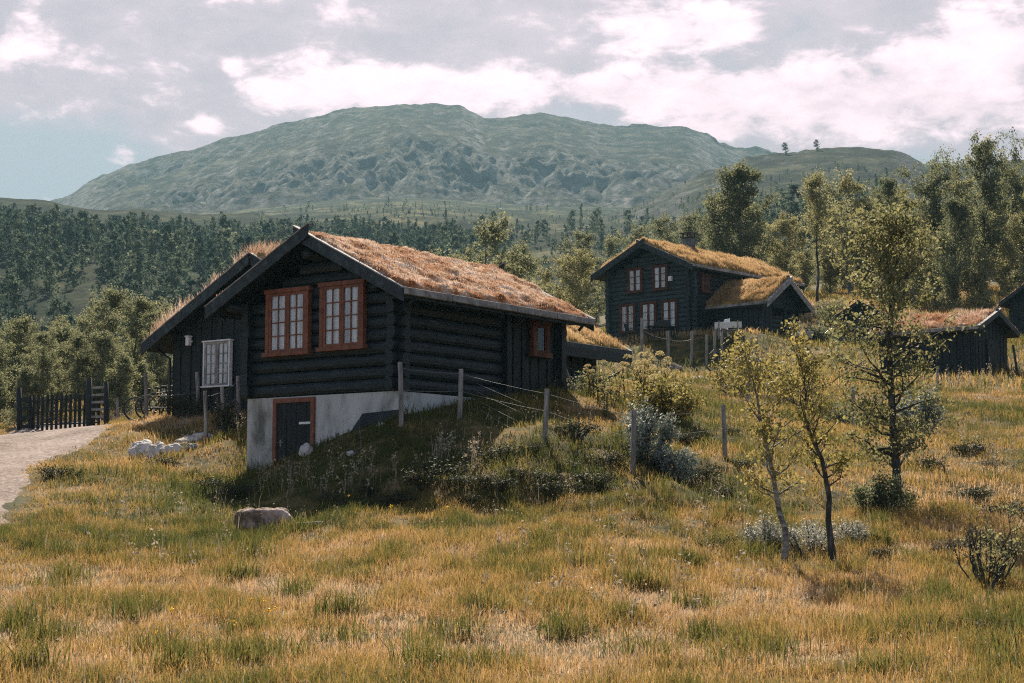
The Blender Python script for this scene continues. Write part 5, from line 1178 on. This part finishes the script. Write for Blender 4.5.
# ------------------------------------------------------------------ weeds, flowers, grass
def weeds():
    rng = np.random.default_rng(71); parts = []
    spots = [(x, y) for x, y in zip(rng.uniform(255, 430, 34), rng.uniform(474, 502, 34))] + [(x, y) for x, y in zip(rng.uniform(430, 475, 22), rng.uniform(455, 472, 22))] + [(x, y) for x, y in zip(rng.uniform(205, 240, 26), rng.uniform(405, 440, 26))] + [(x, y) for x, y in zip(rng.uniform(170, 200, 14), rng.uniform(405, 420, 14))] + [(x, y) for x, y in zip(rng.uniform(60, 300, 14), rng.uniform(520, 590, 14))] + [(x, y) for x, y in zip(rng.uniform(480, 760, 40), rng.uniform(500, 640, 40))] + [(x, y) for x, y in zip(rng.uniform(900, 1020, 40), rng.uniform(385, 400, 40))] + [(x, y) for x, y in zip(rng.uniform(950, 1024, 20), rng.uniform(440, 480, 20))]
    for px, py in spots:
        d = depth_at(px, py); b = np.array(onground(px, d)); h = rng.uniform(.2, .62) * (1 if d < 50 else 1.3); n = int(16 * h / .4)
        t = rng.uniform(.35, 1, n)[:, None]; tip = np.array([rng.normal(0, .1), rng.normal(0, .1), h])
        parts.append(leaves(b + tip * t + rng.normal(0, .035, (n, 3)), .05, rng))
        parts.append((lambda q: (q[0].reshape(-1, 5, 3)[:, [0, 1, 4, 4]].reshape(-1, 3), np.arange(3)[:, None] * 4 + [0, 1, 2, 3], np.full(12, .4)))(blades(np.repeat(b[None], 3, 0) + rng.normal(0, .03, (3, 3)) * [1, 1, 0], np.full(3, h), np.full(3, .014), rng, .12)))
    V, Fc, r = merge(parts); o = npmesh('dry_weeds', V, Fc, M['weed'], rnd=r); o['kind'] = 'stuff'
    # white tufts and small yellow flowers
    parts = []
    for px, py, n in [(600, 612, 46), (612, 608, 30), (585, 592, 22), (497, 525, 24), (75, 548, 20), (800, 622, 26), (775, 620, 18), (222, 552, 16), (985, 482, 50), (1005, 478, 55), (1018, 470, 40), (960, 478, 30), (700, 630, 12)]:
        d = depth_at(px, py); b = np.array(onground(px, d)); parts.append(leaves(b + rng.normal(0, 1, (n, 3)) * [.14, .14, .05] + [0, 0, .2], .035, rng))
    V, Fc, r = merge(parts); o = npmesh('white_flowers', V, Fc, M['leafwhite'], rnd=r); o['kind'] = 'stuff'
    parts = []
    for px, py in [(254, 628), (266, 628), (272, 641), (277, 637), (236, 653), (158, 668), (349, 515), (344, 512), (391, 529), (447, 526), (612, 573), (175, 640)]:
        d = depth_at(px, py); b = np.array(onground(px, d)); parts.append(leaves(b + rng.normal(0, .012, (7, 3)) + [0, 0, .3], .035, rng))
    V, Fc, r = merge(parts); o = npmesh('yellow_flowers', V, Fc, M['flower'], rnd=r); o['kind'] = 'stuff'
weeds()
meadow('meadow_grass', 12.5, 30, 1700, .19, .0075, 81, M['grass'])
def extra_grass():
    rng = np.random.default_rng(91); n = 15000
    y = np.sqrt(rng.uniform(13 ** 2, 60 ** 2, n)); x = rng.uniform(-1, 1, n) * (.31 * y + 1.5)
    k = (fbm(x, y, .5, 3, 61) > -.15 + .3 * rng.random(n)) & (road_dist(x, y) > .3)
    for Mi, x0, x1, y0, y1 in FOOT: k &= ~((Mi[0][0] * x + Mi[0][1] * y + Mi[0][3] > x0) & (Mi[0][0] * x + Mi[0][1] * y + Mi[0][3] < x1) & (Mi[1][0] * x + Mi[1][1] * y + Mi[1][3] > y0) & (Mi[1][0] * x + Mi[1][1] * y + Mi[1][3] < y1))
    x, y = x[k], y[k]; P = np.stack([x, y, gz(x, y)], -1); h = rng.uniform(.28, .5, len(x))
    st_ = blades(P, h, np.full(len(x), .005), rng, .22); tip = st_[0].reshape(-1, 5, 3)[:, 4]
    hd = leaves(np.repeat(tip, 2, 0) + rng.normal(0, .018, (len(x) * 2, 3)), .035, rng, aspect=.35)
    hv = hd[0]; hf = np.concatenate([hd[1][:, [0, 1, 2]], hd[1][:, [0, 2, 3]]])
    V, Fc, r = merge([st_, (hv, hf, hd[2])]); o = npmesh('seed_grass', V, Fc, M['weed'], rnd=r); o['kind'] = 'stuff'
    # dark green tussocks
    parts = []
    sp = [(180, 672), (425, 655), (455, 640), (40, 645), (20, 632), (130, 615), (300, 600), (560, 640), (640, 590), (715, 550), (850, 600), (905, 640), (240, 580), (570, 632), (390, 560), (330, 545), (500, 570), (760, 655), (690, 610), (95, 560), (60, 590), (880, 545), (930, 600), (610, 530), (540, 545), (345, 640), (640, 660), (990, 660), (250, 665), (480, 668)] + [(rng.uniform(0, 1024), rng.uniform(505, 680)) for _ in range(50)]
    for px, py in sp:
        d = depth_at(px, py)
        if not (-75 < (px - CX) / F * d < 75): continue
        b = np.array(onground(px, d)); m_ = int(rng.uniform(90, 260)); q = b + rng.normal(0, 1, (m_, 3)) * [rng.uniform(.10, .26), rng.uniform(.10, .26), 0]; q[:, 2] = gz(q[:, 0], q[:, 1])
        if road_dist(b[None, 0], b[None, 1])[0] < .5: continue
        V, Fc, r = blades(q, np.full(m_, rng.uniform(.22, .36)), np.full(m_, .012), rng, .55); parts.append((V, Fc, np.clip(np.repeat(rng.normal(.12, .10, m_), 5), 0, 1)))
    V, Fc, r = merge(parts); o = npmesh('green_tussocks', V, Fc, M['grass'], rnd=r); o['kind'] = 'stuff'
extra_grass()
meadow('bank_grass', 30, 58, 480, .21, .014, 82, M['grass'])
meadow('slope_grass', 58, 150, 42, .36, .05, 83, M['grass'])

# ------------------------------------------------------------------ haze
def haze():
    mb = MB(); mb.box((-2700, -120, -60), (2700, 3700, 478)); o = mb.build('haze', []); o.data.materials.clear()
    m = bpy.data.materials.new('haze_air'); m.use_nodes = True; t = m.node_tree; t.nodes.clear()
    v = nd(t, 'ShaderNodeVolumePrincipled'); v.inputs['Color'].default_value = (.15, .27, .34, 1); v.inputs['Density'].default_value = HAZE; v.inputs['Anisotropy'].default_value = .25
    out = nd(t, 'ShaderNodeOutputMaterial'); t.links.new(v.outputs[0], out.inputs['Volume']); o.data.materials.append(m); o['kind'] = 'stuff'
HAZE = 0.00027
haze()
